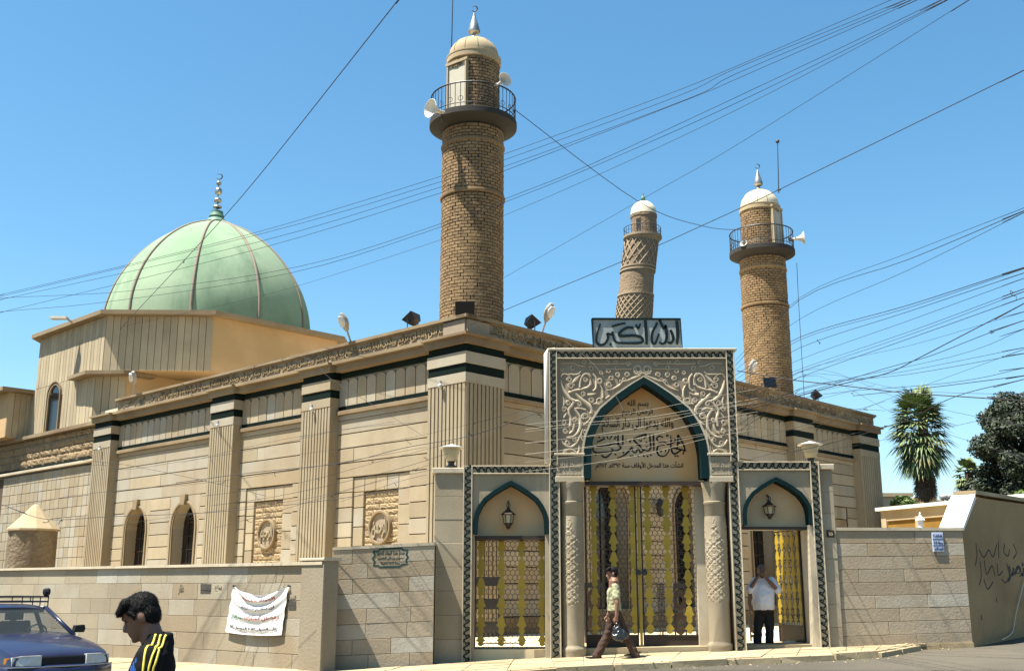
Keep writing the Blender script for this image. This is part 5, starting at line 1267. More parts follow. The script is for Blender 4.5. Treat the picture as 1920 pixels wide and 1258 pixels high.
def crown(blobs, n, size, rng, elong=1.5):
    m = MB(); tot = sum(r[3]*r[4]*r[5] for r in blobs)
    for x, y, z, rx, ry, rz in blobs:
        for k in range(int(n*rx*ry*rz/tot)):
            d = Vector((rng.gauss(0, 1), rng.gauss(0, 1), rng.gauss(0, 1))).normalized(); rr = rng.random()**.35
            if rng.random() < .12: rr *= rng.uniform(1.0, 1.18)
            p = Vector((x+d.x*rx*rr, y+d.y*ry*rr, z+d.z*rz*rr)); nrm = (d+Vector((rng.gauss(0, .6), rng.gauss(0, .6), rng.gauss(.3, .6)))).normalized()
            a = nrm.orthogonal().normalized(); a.rotate(Quaternion(nrm, rng.uniform(0, 6.28))); b = nrm.cross(a); s = size*rng.uniform(.6, 1.3); i = len(m.v)
            m.v += [tuple(p-a*s*elong*.5), tuple(p+b*s*.4), tuple(p+a*s*elong*.5+nrm*s*.15), tuple(p-b*s*.4)]; m.f.append((i, i+1, i+2, i+3))
    return m
rg = random.Random(3)
# big dark tree at the right edge
tp = Vector(tuple(atY(1928, 900, 44))); tr = thing('evergreen_tree', (tp.x, 44, 0), 'large dark evergreen tree at the right edge of the picture', 'tree')
m = MB(); m.tube([(tp.x, 44, -.3), (tp.x-.05, 44, 3), (tp.x+.1, 44.1, 6), (tp.x, 44, 8.5)], [.35, .3, .2, .06], 10)
for k in range(9): a = rg.uniform(0, 6.28); z0_ = rg.uniform(2.5, 7); m.tube([(tp.x, 44, z0_), (tp.x+math.cos(a)*1.0, 44+math.sin(a)*1.0, z0_+.5), (tp.x+math.cos(a)*2.0, 44+math.sin(a)*2.0, z0_+.7)], [.10, .06, .02], 6)
m.build('trunk', M['bark'], tr)
bl = []
for k in range(80):
    z0_ = 3.9+5.2*(k/79)+rg.uniform(-.2, .2); rad = 2.35*min(1, .75+.25*math.sin(k*.55))*(1-.42*max(0, (z0_-7.0)/2.4)); a = rg.uniform(0, 6.28); q = rad*rg.uniform(.4, 1.08); s = rg.uniform(.32, .78); bl.append((tp.x+math.cos(a)*q, 44+math.sin(a)*q, z0_, s*1.15, s*1.15, s*.78))
crown(bl, 60000, .115, rg).build('crown', M['leafdark'], tr, fix=False)
# hedges
def shrub(px0, px1, py, Y, z0_, label, name='hedge', n=5000, mt='leafbright'):
    a, b = atY(px0, py, Y), atY(px1, py, Y); t = thing(name, ((a[0]+b[0])/2, Y, 0), label, 'shrub'); bl = []; zt = a[2]
    k = max(3, int((b[0]-a[0])/.5))
    for i in range(k*2): s = rg.uniform(.35, .55); bl.append((rg.uniform(a[0]+.2, b[0]-.2), Y+rg.uniform(-.5, .5), rg.uniform(z0_, zt-.3), s, s, s))
    crown(bl, n, .13, rg).build('crown', M[mt], t, fix=False)
    m = MB()
    for i in range(k): x = a[0]+(b[0]-a[0])*(i+.5)/k; m.tube([(x, Y, -.2), (x+rg.uniform(-.2, .2), Y, zt-.6)], [.06, .02], 6)
    m.build('stem', M['bark'], t)
shrub(1654, 1710, 922, 40, 3.2, 'small bright green bush right of the prayer hall'); shrub(1808, 1935, 924, 37, 2.8, 'bright green hedge at the foot of the dark tree', n=8000)
# fan palms
def fan(m, base, d, L, w, rng, droop):
    d = d.normalized(); side = d.cross(Vector((0, 0, 1)))
    if side.length < .1: side = Vector((1, 0, 0))
    side.normalize(); up = side.cross(d); st = base+d*L*.38
    m.tube([base, base+d*L*.2+Vector((0, 0, .02)), st], [.022, .016, .012], 4); nb = 13
    for k in range(nb):
        a = math.radians(-85+170*k/(nb-1)); dd = (d*math.cos(a)+side*math.sin(a)+up*rng.uniform(-.08, .08)).normalized(); l = L*.62*(1-.25*abs(math.sin(a)))*rng.uniform(.85, 1.1)
        n2 = dd.cross(up).normalized()*w; mid = st+dd*l*.6+Vector((0, 0, -droop*l*.12)); tip = st+dd*l+Vector((0, 0, -droop*l*.55)); i = len(m.v)
        m.v += [tuple(st-n2*.25), tuple(st+n2*.25), tuple(mid+n2), tuple(mid-n2), tuple(tip)]; m.f += [(i, i+1, i+2, i+3), (i+3, i+2, i+4)]
def palm(px, Y, pyt, pyb, hw, label, n):
    top = atY(px, pyt, Y); bot = atY(px, pyb, Y); x = float(atY(px+8, pyb, Y)[0]); zt, zb = float(top[2]), float(bot[2]); t = thing('fan_palm', (x, Y, 0), label, 'palm tree', 'fan palms')
    MB().tube([(x, Y, -.3), (x+.03, Y, zb*.5), (x-.03, Y, zb), (float(top[0]), Y, zt-1.2)], [.38, .31, .30, .2], 12).build('trunk', M['bark'], t)
    live, dead, pale = MB(), MB(), MB(); H = zt-zb; rng = random.Random(int(px))
    for k in range(n):
        f = k/n; a = rng.uniform(0, 6.28); e = 1.2-1.85*f**.75+rng.uniform(-.25, .25); z = zt-1.0-(H-1.6)*f**1.05*.85; d = Vector((math.cos(a)*math.cos(e), math.sin(a)*math.cos(e), math.sin(e))); L = hw*rng.uniform(.8, 1.1)*(.72+.36*math.sin(.35+f*2.3))
        fan(live if rng.random() > .06 else pale, Vector((x-.04, Y, z)), d, L, .05, rng, .2+.85*f)
    for k in range(int(n*.55)):
        a = rng.uniform(0, 6.28); z = zb+H*rng.uniform(-.06, .26); d = Vector((math.cos(a)*.30, math.sin(a)*.30, -1+rng.uniform(0, .2))); fan(dead, Vector((x+math.cos(a)*.15, Y+math.sin(a)*.15, z)), d, hw*rng.uniform(.45, .7), .025, rng, .1)
    live.build('crown', M['frond'], t, fix=False); dead.build('dead_skirt', M['deadfrond'], t, fix=False); pale.build('yellow_frond', M['frondpale'], t, fix=False, kind='stuff')
palm(1726, 50, 722, 900, 1.62, 'tall shaggy fan palm with a brown skirt right of the prayer hall', 150); palm(1812, 52, 838, 935, .8, 'small fan palm half hidden by the dark evergreen', 40)
# ------------------------------------------------------------ people
from mathutils import noise as mnoise
def capsule(m, a, b, ra, rb, n=14, flat=None):
    a, b = Vector(a), Vector(b); t = (b-a).normalized(); s = t.orthogonal().normalized()
    if flat: s = (Vector(flat[0])-t*t.dot(Vector(flat[0]))).normalized()
    u = t.cross(s); k = flat[1] if flat else 1.0; rings = []
    for q in (-1.35, -.9, -.45, 0): rings.append([a+t*(ra*math.sin(q))+(s*math.cos(w)+u*(math.sin(w)*k))*ra*max(.05, math.cos(q)) for w in [2*math.pi*i/n for i in range(n)]])
    for q in (0, .45, .9, 1.35): rings.append([b+t*(rb*math.sin(q))+(s*math.cos(w)+u*(math.sin(w)*k))*rb*max(.05, math.cos(q)) for w in [2*math.pi*i/n for i in range(n)]])
    m.loft(rings)
def ellipsoid(m, c, ax, r, n=16):
    c = Vector(c); X, Y_, Z = ax; rings = []
    for q in [-1.5+3.0*i/10 for i in range(11)]: rings.append([c+Z*(r[2]*math.sin(q))+X*(r[0]*math.cos(q)*math.cos(w))+Y_*(r[1]*math.cos(q)*math.sin(w)) for w in [2*math.pi*i/n for i in range(n)]])
    m.loft(rings)
def remesh(m, vox, it=4, wr=0.0, wscale=9.0, seed=0):
    me = m.mesh('tmp'); o = bpy.data.objects.new('tmp', me); COL.objects.link(o)
    a = o.modifiers.new('r', 'REMESH'); a.mode = 'VOXEL'; a.voxel_size = vox
    b = o.modifiers.new('s', 'SMOOTH'); b.iterations = it; b.factor = .5
    bpy.context.view_layer.update()
    r = bpy.data.meshes.new_from_object(o.evaluated_get(bpy.context.evaluated_depsgraph_get())); bpy.data.objects.remove(o); bpy.data.meshes.remove(me)
    if wr:
        nn = [v.normal.copy() for v in r.vertices]
        for v, k in zip(r.vertices, nn): v.co += k*wr*(mnoise.noise(Vector((v.co.x*wscale+seed, v.co.y*wscale, v.co.z*wscale*1.6)))+.5*mnoise.noise(v.co*wscale*2.3))
    r.polygons.foreach_set('use_smooth', [True]*len(r.polygons)); return r
def link(name, me, mt, parent, **kw):
    o_ = org(parent)
    for v in me.vertices: v.co -= o_
    me.name = name; me.materials.clear(); me.materials.append(mt); o = bpy.data.objects.new(name, me); COL.objects.link(o); o.parent = parent; ORG[o.name] = o_; tag(o, **kw); return o
HP = [(-.120, .070, .030, .016), (-.112, .086, .0, .034), (-.092, .090, -.02, .047), (-.078, .086, -.03, .053), (-.060, .090, -.045, .058), (-.040, .086, -.062, .064), (-.015, .084, -.082, .070), (.010, .083, -.092, .074), (.028, .092, -.097, .076), (.055, .090, -.099, .077), (.082, .076, -.092, .072), (.104, .050, -.070, .058), (.117, .015, -.035, .030), (.120, -.005, -.015, .01)]
def head(m, c, R, s=1.0):
    c = Vector(c); X, Y_, Z = [R @ Vector(v) for v in ((1, 0, 0), (0, 1, 0), (0, 0, 1))]; rings = []
    for z, f, b, w in HP:
        cx, hx = (f+b)/2, (f-b)/2; ring = []
        for i in range(20):
            t = 2*math.pi*i/20; cu, su = math.cos(t), math.sin(t); e = .85
            ring.append(c+(X*(cx+hx*math.copysign(abs(cu)**e, cu))+Y_*(w*math.copysign(abs(su)**e, su))+Z*z)*s)
        rings.append(ring)
    m.loft(rings)
    P = lambda x, y, z: c+(X*x+Y_*y+Z*z)*s
    capsule(m, P(.086, 0, .012), P(.108, 0, -.034), .009*s, .015*s); capsule(m, P(.095, .012, -.038), P(.095, -.012, -.038), .010*s, .010*s)
    capsule(m, P(.088, .018, -.062), P(.088, -.018, -.062), .011*s, .011*s); capsule(m, P(.087, .016, -.075), P(.087, -.016, -.075), .010*s, .010*s)
    capsule(m, P(.088, .035, .026), P(.088, -.035, .026), .013*s, .013*s); ellipsoid(m, P(.076, 0, -.104), (X, Y_, Z), (.022*s, .024*s, .016*s))
    for q in (1, -1): ellipsoid(m, P(-.012, .077*q, -.012), (X, Y_, Z), (.021*s, .012*s, .033*s))
def hair(m, c, R, s=1.0, fringe=True):
    c = Vector(c); X, Y_, Z = [R @ Vector(v) for v in ((1, 0, 0), (0, 1, 0), (0, 0, 1))]
    P = lambda x, y, z: c+(X*x+Y_*y+Z*z)*s
    ellipsoid(m, P(-.010, 0, .050), (X, Y_, Z), (.101*s, .083*s, .082*s)); ellipsoid(m, P(-.046, 0, .005), (X, Y_, Z), (.060*s, .080*s, .083*s))
    for q in (1, -1): capsule(m, P(.035, .068*q, .045), P(.022, .076*q, .012), .016*s, .010*s)
    if fringe:
        for k in range(7): y = -.06+.02*k; capsule(m, P(.045, y, .098), P(.100, y*1.0, .062+.006*(k % 2)), .028*s, .015*s)
def eyes(c, R, par, s=1.0):
    X, Y_, Z = [R @ Vector(v) for v in ((1, 0, 0), (0, 1, 0), (0, 0, 1))]; m = MB(); m2 = MB()
    for q in (1, -1):
        ellipsoid(m, Vector(c)+(X*.080+Y_*.031*q+Z*.006)*s, (X, Y_, Z), (.011*s, .013*s, .007*s), 10); capsule(m2, Vector(c)+(X*.096+Y_*.016*q+Z*.030)*s, Vector(c)+(X*.086+Y_*.048*q+Z*.030)*s, .006*s, .004*s, 8)
    m.build('eye', M['eyewhite'], par, smooth=True, kind='stuff'); m2.build('eyebrow', M['hairblack'], par, smooth=True, kind='stuff')
def hand(m, w, d, side, curl, s=1.0):      # w wrist, d pointing direction, side = thumb side, curl = palm-inward direction
    w, d, side, curl = Vector(w), Vector(d).normalized(), Vector(side).normalized(), Vector(curl).normalized()
    for k in range(-1, 2): capsule(m, w+d*.012*s+side*(.018*k*s), w+d*.075*s+side*(.021*k*s), .015*s, .014*s, 8)
    for k, L in enumerate((.066, .076, .072, .056)):
        b = w+d*.082*s+side*((.030-.020*k)*s); p1 = b+(d*.8+curl*.45)*L*.45*s; p2 = p1+(d*.25+curl*.95)*L*.35*s; p3 = p2+(curl*.6-d*.6)*L*.3*s
        capsule(m, b, p1, .0095*s, .009*s, 8); capsule(m, p1, p2, .009*s, .0085*s, 8); capsule(m, p2, p3, .0085*s, .007*s, 8)
    b = w+d*.03*s+side*.03*s; p1 = b+(side*.55+d*.7+curl*.3)*.042*s; p2 = p1+(d*.75+curl*.6-side*.1)*.032*s
    capsule(m, b, p1, .012*s, .010*s, 8); capsule(m, p1, p2, .010*s, .008*s, 8)
def skinmat(nm, c): 
    m = mat(nm, c, .5, .08, tuple(x*.8 for x in c), 12, 0, rnd=0, spec=.4); b = m.node_tree.nodes['Principled BSDF']; b.inputs['Subsurface Weight'].default_value = .1; b.inputs['Subsurface Radius'].default_value = (.01, .004, .002); return m
M['skin'] = skinmat('tanned skin', (.26, .135, .085)); M['skindark'] = skinmat('brown skin', (.17, .085, .055)); M['hairblack'] = mat('black hair', (.006, .0055, .0055), .7, .3, rnd=0, bump=.8, bscale=220, bdist=.002, spec=.15); M['hairgrey'] = mat('cropped grey hair', (.12, .105, .095), .8, .3, rnd=0, bump=.6, bscale=200, bdist=.003); M['eyewhite'] = mat('eye', (.08, .06, .05), .2, .1, rnd=0)
M['trackblack'] = mat('black track jacket', (.009, .009, .0095), .9, .2, rnd=0, spec=.08, bump=.25, bscale=300, bdist=.002); M['stripe'] = mat('yellow stripe', (.62, .52, .08), .7, .08, rnd=0); M['blue'] = mat('blue emblem', (.02, .10, .42), .6, .1, rnd=0)
M['tee'] = mat('pale yellow cotton', (.37, .36, .215), .9, .1, (.31, .30, .18), 8, .2, rnd=0); M['trbrown'] = mat('brown trousers', (.050, .027, .019), .85, .2, (.07, .04, .028), 9, rnd=0); M['shirtw'] = mat('white cotton', (.66, .66, .70), .9, .05, rnd=0); M['trblack'] = mat('black trousers', (.010, .010, .011), .8, .2, rnd=0); M['sandal'] = mat('dark sandal', (.02, .014, .012), .7, .2, rnd=0); M['bag'] = mat('black plastic bag', (.012, .013, .016), .25, .2, rnd=0, spec=.6)
def axes(F_): F_ = Vector(F_).normalized(); U = Vector((0, 0, 1)); return F_, U.cross(F_), U
def torso(m, P, rings, n=20):
    R_ = []
    for f, u, dep, wid in rings: R_.append([P(f+dep*math.cos(2*math.pi*i/n), wid*math.copysign(abs(math.sin(2*math.pi*i/n))**.85, math.sin(2*math.pi*i/n)), u) for i in range(n)])
    m.loft(R_)
def foot(m, a, toe, r=.036):
    capsule(m, a, toe, r, r*.75, 10); capsule(m, Vector(a)+(Vector(a)-Vector(toe))*.22, a, r*.9, r, 10)

def strands(hobj, par, R, n, L, w, rng):
    X, Z = R @ Vector((1, 0, 0)), R @ Vector((0, 0, 1)); m = MB(); vs = hobj.data.vertices; oo = org(par)
    for k in range(n):
        v = vs[rng.randrange(len(vs))]; p = v.co+oo; nr = v.normal
        d = (-Z*.7+X*.25+Vector((rng.gauss(0, .18), rng.gauss(0, .18), rng.gauss(0, .18)))); d = (d-nr*d.dot(nr)).normalized(); s_ = d.cross(nr).normalized()*w; l = L*rng.uniform(.5, 1.2); i = len(m.v)
        a = p-nr*.001; b = p+d*l*.5+nr*(.006*rng.random()); c = p+d*l+nr*rng.uniform(-.002, .005)
        m.v += [tuple(q-oo) for q in (a-s_, a+s_, b+s_, b-s_, c)]; m.f += [(i, i+1, i+2, i+3), (i+3, i+2, i+4)]
    me = m.mesh('hair_strands', fix=False); me.materials.append(M['hairblack']); o = bpy.data.objects.new('hair_strands', me); COL.objects.link(o); o.parent = par; tag(o, kind='stuff')
# 1. boy in the foreground, looking down, seen from his left
fx = atY(290, 1190, 6.4); o = Vector((float(fx[0]), 6.4, 0)); o.z = g(o.x, o.y)-.10
F_, L_, U_ = axes((-1, -.10, 0)); P = lambda f, l, u: o+F_*f+L_*l+U_*u
pb_ = thing('person', o, 'boy in a black track jacket with yellow shoulder stripes, looking down, in the foreground', 'person')
hc_ = Vector(tuple(atY(266, 1155, 6.4))); ztop = hc_.z-o.z; sc1 = 1.03
R1 = Matrix((F_, L_, U_)).transposed() @ Matrix.Rotation(math.radians(25), 3, 'Y')
zs = ztop-.165                                  # shoulder height above his feet
m = MB(); head(m, hc_, R1, sc1); capsule(m, P(-.02, 0, zs-.04), hc_-U_*.05-F_*.04, .070, .062)
torso(m, P, [(.0, zs-.62, .08, .13), (.0, zs-.4, .085, .135), (.0, zs-.1, .08, .15), (-.01, zs-.02, .055, .10)])
sh = {}
for q in (1, -1):
    S_, E_, W_ = P(-.01, .185*q, zs-.06), P(-.02, .215*q, zs-.36), P(.16, .16*q, zs-.52); sh[q] = (S_, E_, W_)
    capsule(m, S_-U_*.02, E_, .042, .038); capsule(m, E_, W_, .036, .028); hand(m, W_, F_*.8+L_*(-.3*q), U_, L_*(-q))
    H_, K_, A_ = P(0, .09*q, zs-.62), P(.03, .10*q, .46), P(-.01, .10*q, .08); capsule(m, H_, K_, .085, .055); capsule(m, K_, A_, .055, .038); foot(m, A_-U_*.03, A_+F_*.15-U_*.045)
link('body', remesh(m, .0075, 3), M['skindark'], pb_)
m = MB(); hair(m, hc_, R1, sc1); ho_ = link('hair', remesh(m, .006, 8, .002, 60), M['hairblack'], pb_); strands(ho_, pb_, R1, 5200, .024, .0011, random.Random(2)); eyes(hc_, R1, pb_, sc1)
m = MB(); torso(m, P, [(.0, zs-.66, .125, .18), (.0, zs-.5, .12, .175), (.005, zs-.3, .125, .185), (.0, zs-.12, .12, .20), (-.012, zs-.03, .10, .165), (-.03, zs+.03, .078, .09), (-.03, zs+.075, .068, .075)])
for q in (1, -1): S_, E_, W_ = sh[q]; capsule(m, S_-L_*(.03*q)+U_*.0, E_, .075, .062); capsule(m, E_, W_, .06, .046)
link('track_jacket', remesh(m, .010, 4, .008, 11), M['trackblack'], pb_)
m = MB()
for q in (1, -1):
    H_, K_, A_ = P(0, .085*q, zs-.64), P(.03, .10*q, .46), P(-.01, .10*q, .07); capsule(m, H_, K_, .105, .075); capsule(m, K_, A_, .075, .06)
ellipsoid(m, P(0, 0, zs-.64), (F_, L_, U_), (.12, .175, .13)); link('trousers', remesh(m, .014, 3, .01), M['trackblack'], pb_)
m = MB()
for q in (1, -1): A_ = P(-.01, .10*q, .05); foot(m, A_, A_+F_*.16-U_*.015, .045)
link('shoes', remesh(m, .012, 2), M['sandal'], pb_)
st = MB()
S_, E_, W_ = sh[1]
bvh_o = [c for c in pb_.children if c.name.startswith('track_jacket')][0]
from mathutils.bvhtree import BVHTree
bt = BVHTree.FromPolygons([v.co.copy() for v in bvh_o.data.vertices], [tuple(p.vertices) for p in bvh_o.data.polygons]); oo = org(pb_)
for k in (-1, 0, 1):
    pts = []
    base_ = [P(-.05+.030*k, .07, zs+.07), P(-.045+.034*k, .13, zs+.02), P(-.04+.036*k, .20, zs-.03), P(-.035+.036*k, .26, zs-.12), P(-.03+.036*k, .29, zs-.24), P(-.02+.036*k, .29, zs-.36)]
    for p in smoothline([tuple(b) for b in base_], 5):
        near, nrm, _, _ = bt.find_nearest(Vector(p)-oo); pts.append((near+oo+nrm*.002, nrm))
    rings = []
    for i, (p, nr) in enumerate(pts):
        t_ = (pts[min(i+1, len(pts)-1)][0]-pts[max(i-1, 0)][0]).normalized(); s_ = t_.cross(nr).normalized(); rings.append([p-s_*.0065-nr*.006, p-s_*.0055+nr*.003, p+s_*.0055+nr*.003, p+s_*.0065-nr*.006])
    MB().loft(rings).build('sleeve_stripe', M['stripe'], pb_, smooth=True)
em = MB()
for k in range(3):
    c_ = Vector(tuple(atY(262, 1246, 6.4))); near, nrm, _, _ = bt.find_nearest(c_+F_*.04+L_*.2-oo); near = near+oo
    t_ = F_-nrm*F_.dot(nrm); t_.normalize(); b_ = near-t_*(.022*k)
    i = len(em.v); w_ = .008; h_ = .02+.014*k
    em.hexa([b_-t_*w_-U_*.02, b_+t_*w_-U_*.02, b_+t_*w_-U_*.02+nrm*.006, b_-t_*w_-U_*.02+nrm*.006, b_-t_*w_+U_*h_, b_+t_*w_+U_*h_, b_+t_*w_+U_*h_+nrm*.006, b_-t_*w_+U_*h_+nrm*.006])
em.build('emblem', M['blue'], pb_)

# 2. boy striding past the gate
x2 = float(atY(1153, 1200, 19.45)[0]); o = Vector((x2, 19.45, 0)); o.z = g(o.x, o.y)
F_, L_, U_ = axes((-1, 0, 0)); P = lambda f, l, u: o+F_*f+L_*l+U_*u
def pxp(px, py, l): q = atY(px, py, 19.45-l); return Vector(tuple(q))
pw = thing('person', o, 'boy in a pale yellow shirt and brown trousers striding left past the gateway', 'person')
hc_ = pxp(1148, 1075, 0); R2 = Matrix((F_, L_, U_)).transposed() @ Matrix.Rotation(math.radians(6), 3, 'Y')
nk = pxp(1152, 1092, 0); sho = {q: pxp(1153, 1100, .16*q) for q in (1, -1)}
arm = {1: (sho[1], pxp(1157, 1130, .22), pxp(1156, 1155, .22)), -1: (sho[-1], pxp(1150, 1130, -.24), pxp(1140, 1152, -.24))}
leg = {-1: (pxp(1152, 1148, -.08), pxp(1139, 1190, -.07), pxp(1119, 1229, -.06)), 1: (pxp(1154, 1148, .08), pxp(1174, 1192, .08), pxp(1192, 1229, .08))}
toe = {-1: pxp(1106, 1236, -.06), 1: pxp(1180, 1238, .08)}
m = MB(); head(m, hc_, R2, .98); capsule(m, nk-U_*.03, hc_-U_*.05-F_*.03, .055, .052)
torso(m, P, [(.0, .86, .09, .14), (.0, 1.1, .09, .14), (.0, 1.30, .085, .16), (0, 1.36, .05, .1)])
for q in (1, -1):
    a, b, c = arm[q]; capsule(m, a, b, .046, .040); capsule(m, b, c, .038, .029); hand(m, c, -U_*1+F_*.15, F_, L_*(-q)); a, b, c = leg[q]; capsule(m, a, b, .08, .055); capsule(m, b, c, .05, .036); foot(m, c-U_*.03, toe[q], .032)
link('body', remesh(m, .008, 3), M['skin'], pw)
m = MB(); hair(m, hc_, R2, .98); link('hair', remesh(m, .008, 6), M['hairblack'], pw); eyes(hc_, R2, pw, .98)
zh = pxp(1150, 1145, 0).z-o.z; zs = sho[1].z-o.z
m = MB(); torso(m, P, [(.0, zh, .125, .165), (.0, zh+.1, .118, .155), (.01, zs-.22, .115, .16), (.005, zs-.08, .115, .175), (-.01, zs+.01, .09, .15), (-.012, zs+.055, .075, .10), (-.012, zs+.08, .065, .072)])
for q in (1, -1): a, b, c = arm[q]; capsule(m, a-L_*(.02*q), a.lerp(b, .62), .068, .062)
link('shirt', remesh(m, .010, 3, .009, 13), M['tee'], pw)
m = MB(); ellipsoid(m, P(0, 0, zh-.02), (F_, L_, U_), (.115, .155, .12))
for q in (1, -1): a, b, c = leg[q]; capsule(m, a, b, .098, .074); capsule(m, b, c, .072, .075)
link('trousers', remesh(m, .012, 4, .009, 11), M['trbrown'], pw)
for q in (1, -1):
    a = leg[q][2]; t_ = toe[q]; m = MB(); d = (t_-a); d.z = 0; d.normalize(); s_ = U_.cross(d)
    sole = [(-.07, -.03), (.08, -.045), (.17, -.042), (.20, 0), (.17, .042), (.08, .045), (-.07, .03), (-.09, 0)]
    gz_ = g(a.x, a.y)+(.006 if q < 0 else .03); b_ = Vector((a.x, a.y, 0))
    m.loft([[b_+d*x+s_*y+U_*(gz_+k+(.05 if q > 0 and x < 0 else 0)) for x, y in sole] for k in (0, .022)])
    m.tube([b_+d*.06-s_*.045+U_*(gz_+.02), b_+d*.09+U_*(gz_+.075), b_+d*.06+s_*.045+U_*(gz_+.02)], .012, 6); m.build('sandal', M['sandal'], pw)
hb = arm[1][2]-U_*.10; bg = MB()
torsoP = lambda f, l, u: hb+F_*f+L_*l+U_*u
bg.loft([[hb+F_*(r1*math.cos(t)+f)+L_*(r2*math.sin(t))+U_*z for t in [i*math.pi/8 for i in range(16)]] for z, r1, r2, f in ((.0, .02, .015, 0), (-.06, .05, .03, -.01), (-.14, .12, .06, -.03), (-.22, .15, .08, -.05), (-.28, .14, .07, -.06), (-.31, .06, .03, -.06))])
bgo = thing('plastic_bag', hb-U_*.3, 'black plastic bag hanging from the hand of the striding boy', 'bag'); link('bag', remesh(bg, .012, 2, .03, 14), M['bag'], bgo)
MB().tube([hb+U_*.02+F_*.03, hb+U_*.10, hb+U_*.02-F_*.03, hb-U_*.06-F_*.03], .007, 6).build('handle', M['bag'], bgo)

# 3. man standing in the right doorway, hands at his face
Ym = 20.72; xm = float(atY(1432, 1150, Ym)[0]); o = Vector((xm, Ym, .57))
F_, L_, U_ = axes((-.05, -1, 0)); P = lambda f, l, u: o+F_*f+L_*l+U_*u
def pxm(px, py, f=0): return Vector(tuple(atY(px, py, Ym-f)))
pm = thing('person', o, 'man in white shirt and black trousers in the right doorway, hands at his face', 'person')
hc_ = pxm(1428, 1070.5, .03); R3 = Matrix((F_, L_, U_)).transposed() @ Matrix.Rotation(math.radians(14), 3, 'Y')
zs = pxm(1432, 1086).z-o.z; zh = pxm(1432, 1141).z-o.z
arm = {1: (pxm(1449, 1088, .0), pxm(1459, 1107, .14), pxm(1437, 1084, .20)), -1: (pxm(1415, 1088, .0), pxm(1405, 1106, .14), pxm(1420, 1082, .20))}
leg = {1: (pxm(1441, 1146), pxm(1443, 1178, .02), pxm(1443, 1207, .0)), -1: (pxm(1424, 1146), pxm(1421, 1178, .02), pxm(1420, 1208, .0))}
m = MB(); head(m, hc_, R3, .96); capsule(m, P(.0, 0, zs+.0), hc_-U_*.05-F_*.03, .062, .058); torso(m, P, [(.02, zh, .12, .16), (.03, zh+.2, .13, .17), (0, zs-.1, .10, .19), (-.01, zs, .06, .13)])
for q in (1, -1):
    a, b, c = arm[q]; capsule(m, a, b, .052, .044); capsule(m, b, c, .042, .030); hand(m, c, U_*.75-L_*(.5*q)+F_*.1, -F_*.5+U_*.4, -L_*q, .98); a, b, c = leg[q]; capsule(m, a, b, .085, .06); capsule(m, b, c, .055, .04); foot(m, c-U_*.03, c+F_*.15-U_*.05, .036)
link('body', remesh(m, .008, 3), M['skindark'], pm)
m = MB(); X, Y_, Z = [R3 @ Vector(v) for v in ((1, 0, 0), (0, 1, 0), (0, 0, 1))]; ellipsoid(m, hc_+Z*.045-X*.02, (X, Y_, Z), (.098, .079, .080)); link('hair', remesh(m, .01, 2), M['hairgrey'], pm); eyes(hc_, R3, pm, .96)
m = MB(); torso(m, P, [(.02, zh-.02, .150, .195), (.05, zh+.10, .165, .20), (.05, zh+.24, .155, .20), (.02, zs-.14, .13, .215), (.0, zs-.03, .10, .19), (-.01, zs+.03, .07, .10), (-.005, zs+.06, .06, .066)])
for q in (1, -1): a, b, c = arm[q]; capsule(m, a-L_*(.02*q), a.lerp(b, .95), .078, .070)
link('shirt', remesh(m, .010, 3, .011, 12), M['shirtw'], pm)
m = MB(); ellipsoid(m, P(.02, 0, zh-.02), (F_, L_, U_), (.145, .175, .12))
for q in (1, -1): a, b, c = leg[q]; capsule(m, a, b, .105, .085); capsule(m, b, c, .083, .078)
link('trousers', remesh(m, .012, 3, .010, 8), M['trblack'], pm)
m = MB()
for q in (1, -1): c = leg[q][2]; c = Vector((c.x, c.y, o.z+.045)); foot(m, c, c+F_*.17+L_*(.06*q)-U_*.008, .045)
link('shoes', remesh(m, .012, 2), M['sandal'], pm)
# ------------------------------------------------------------ parked saloon at the left edge
M['carpaint'] = mat('dark blue car paint', (.007, .010, .040), .3, .1, (.016, .018, .045), 2.5, .3, (.03, .028, .034), rnd=0, spec=.4, coat=.35); M['trimblack'] = mat('black plastic trim', (.012, .012, .013), .6, .2, rnd=0); M['seat'] = mat('grey upholstery', (.03, .03, .034), .9, .2, rnd=0); M['rubber'] = mat('tyre rubber', (.012, .012, .012), .85, .2, rnd=0); M['lens'] = mat('headlamp lens', (.55, .55, .52), .25, .15, None, 20, .3, rnd=0, spec=.6); M['amberlens'] = mat('indicator lens', (.45, .17, .02), .2, .1, rnd=0); M['chrome2'] = mat('bright metal', (.6, .6, .6), .2, .05, rnd=0, metal=1)
gm = bpy.data.materials.new('car glass'); gm.use_nodes = True; nt = gm.node_tree; b = nt.nodes['Principled BSDF']; b.inputs['Base Color'].default_value = (.05, .06, .06, 1); b.inputs['Roughness'].default_value = .03; b.inputs['Alpha'].default_value = .22; b.inputs['Specular IOR Level'].default_value = .35; M['carglass'] = gm
hd = Vector((.724, -.69, 0)); lf = Vector((.69, .724, 0)); front = Vector(tuple(atY(119, 1235, 16.9))); front.z = 0
co_ = front-hd*2.14; co_.z = g(co_.x, co_.y)-.10
slope = Vector((0, 0, 1)); car = thing('parked_car', co_, 'dark blue saloon car with a roof rack parked at the left edge', 'car')
frC = lambda x, y, z: np.array(co_+hd*x+lf*y+Vector((0, 0, z)))
SEC = [(-2.20, .66, .45, .74, .78), (-2.12, .76, .34, .84, .89), (-1.9, .81, .27, .91, .96), (-1.2, .835, .24, .94, .985), (-.2, .84, .22, .93, .96), (.72, .84, .22, .905, .955), (1.05, .835, .22, .875, .935), (1.5, .82, .22, .815, .875), (1.9, .785, .25, .735, .785), (2.06, .755, .30, .685, .725), (2.11, .735, .36, .655, .675)]
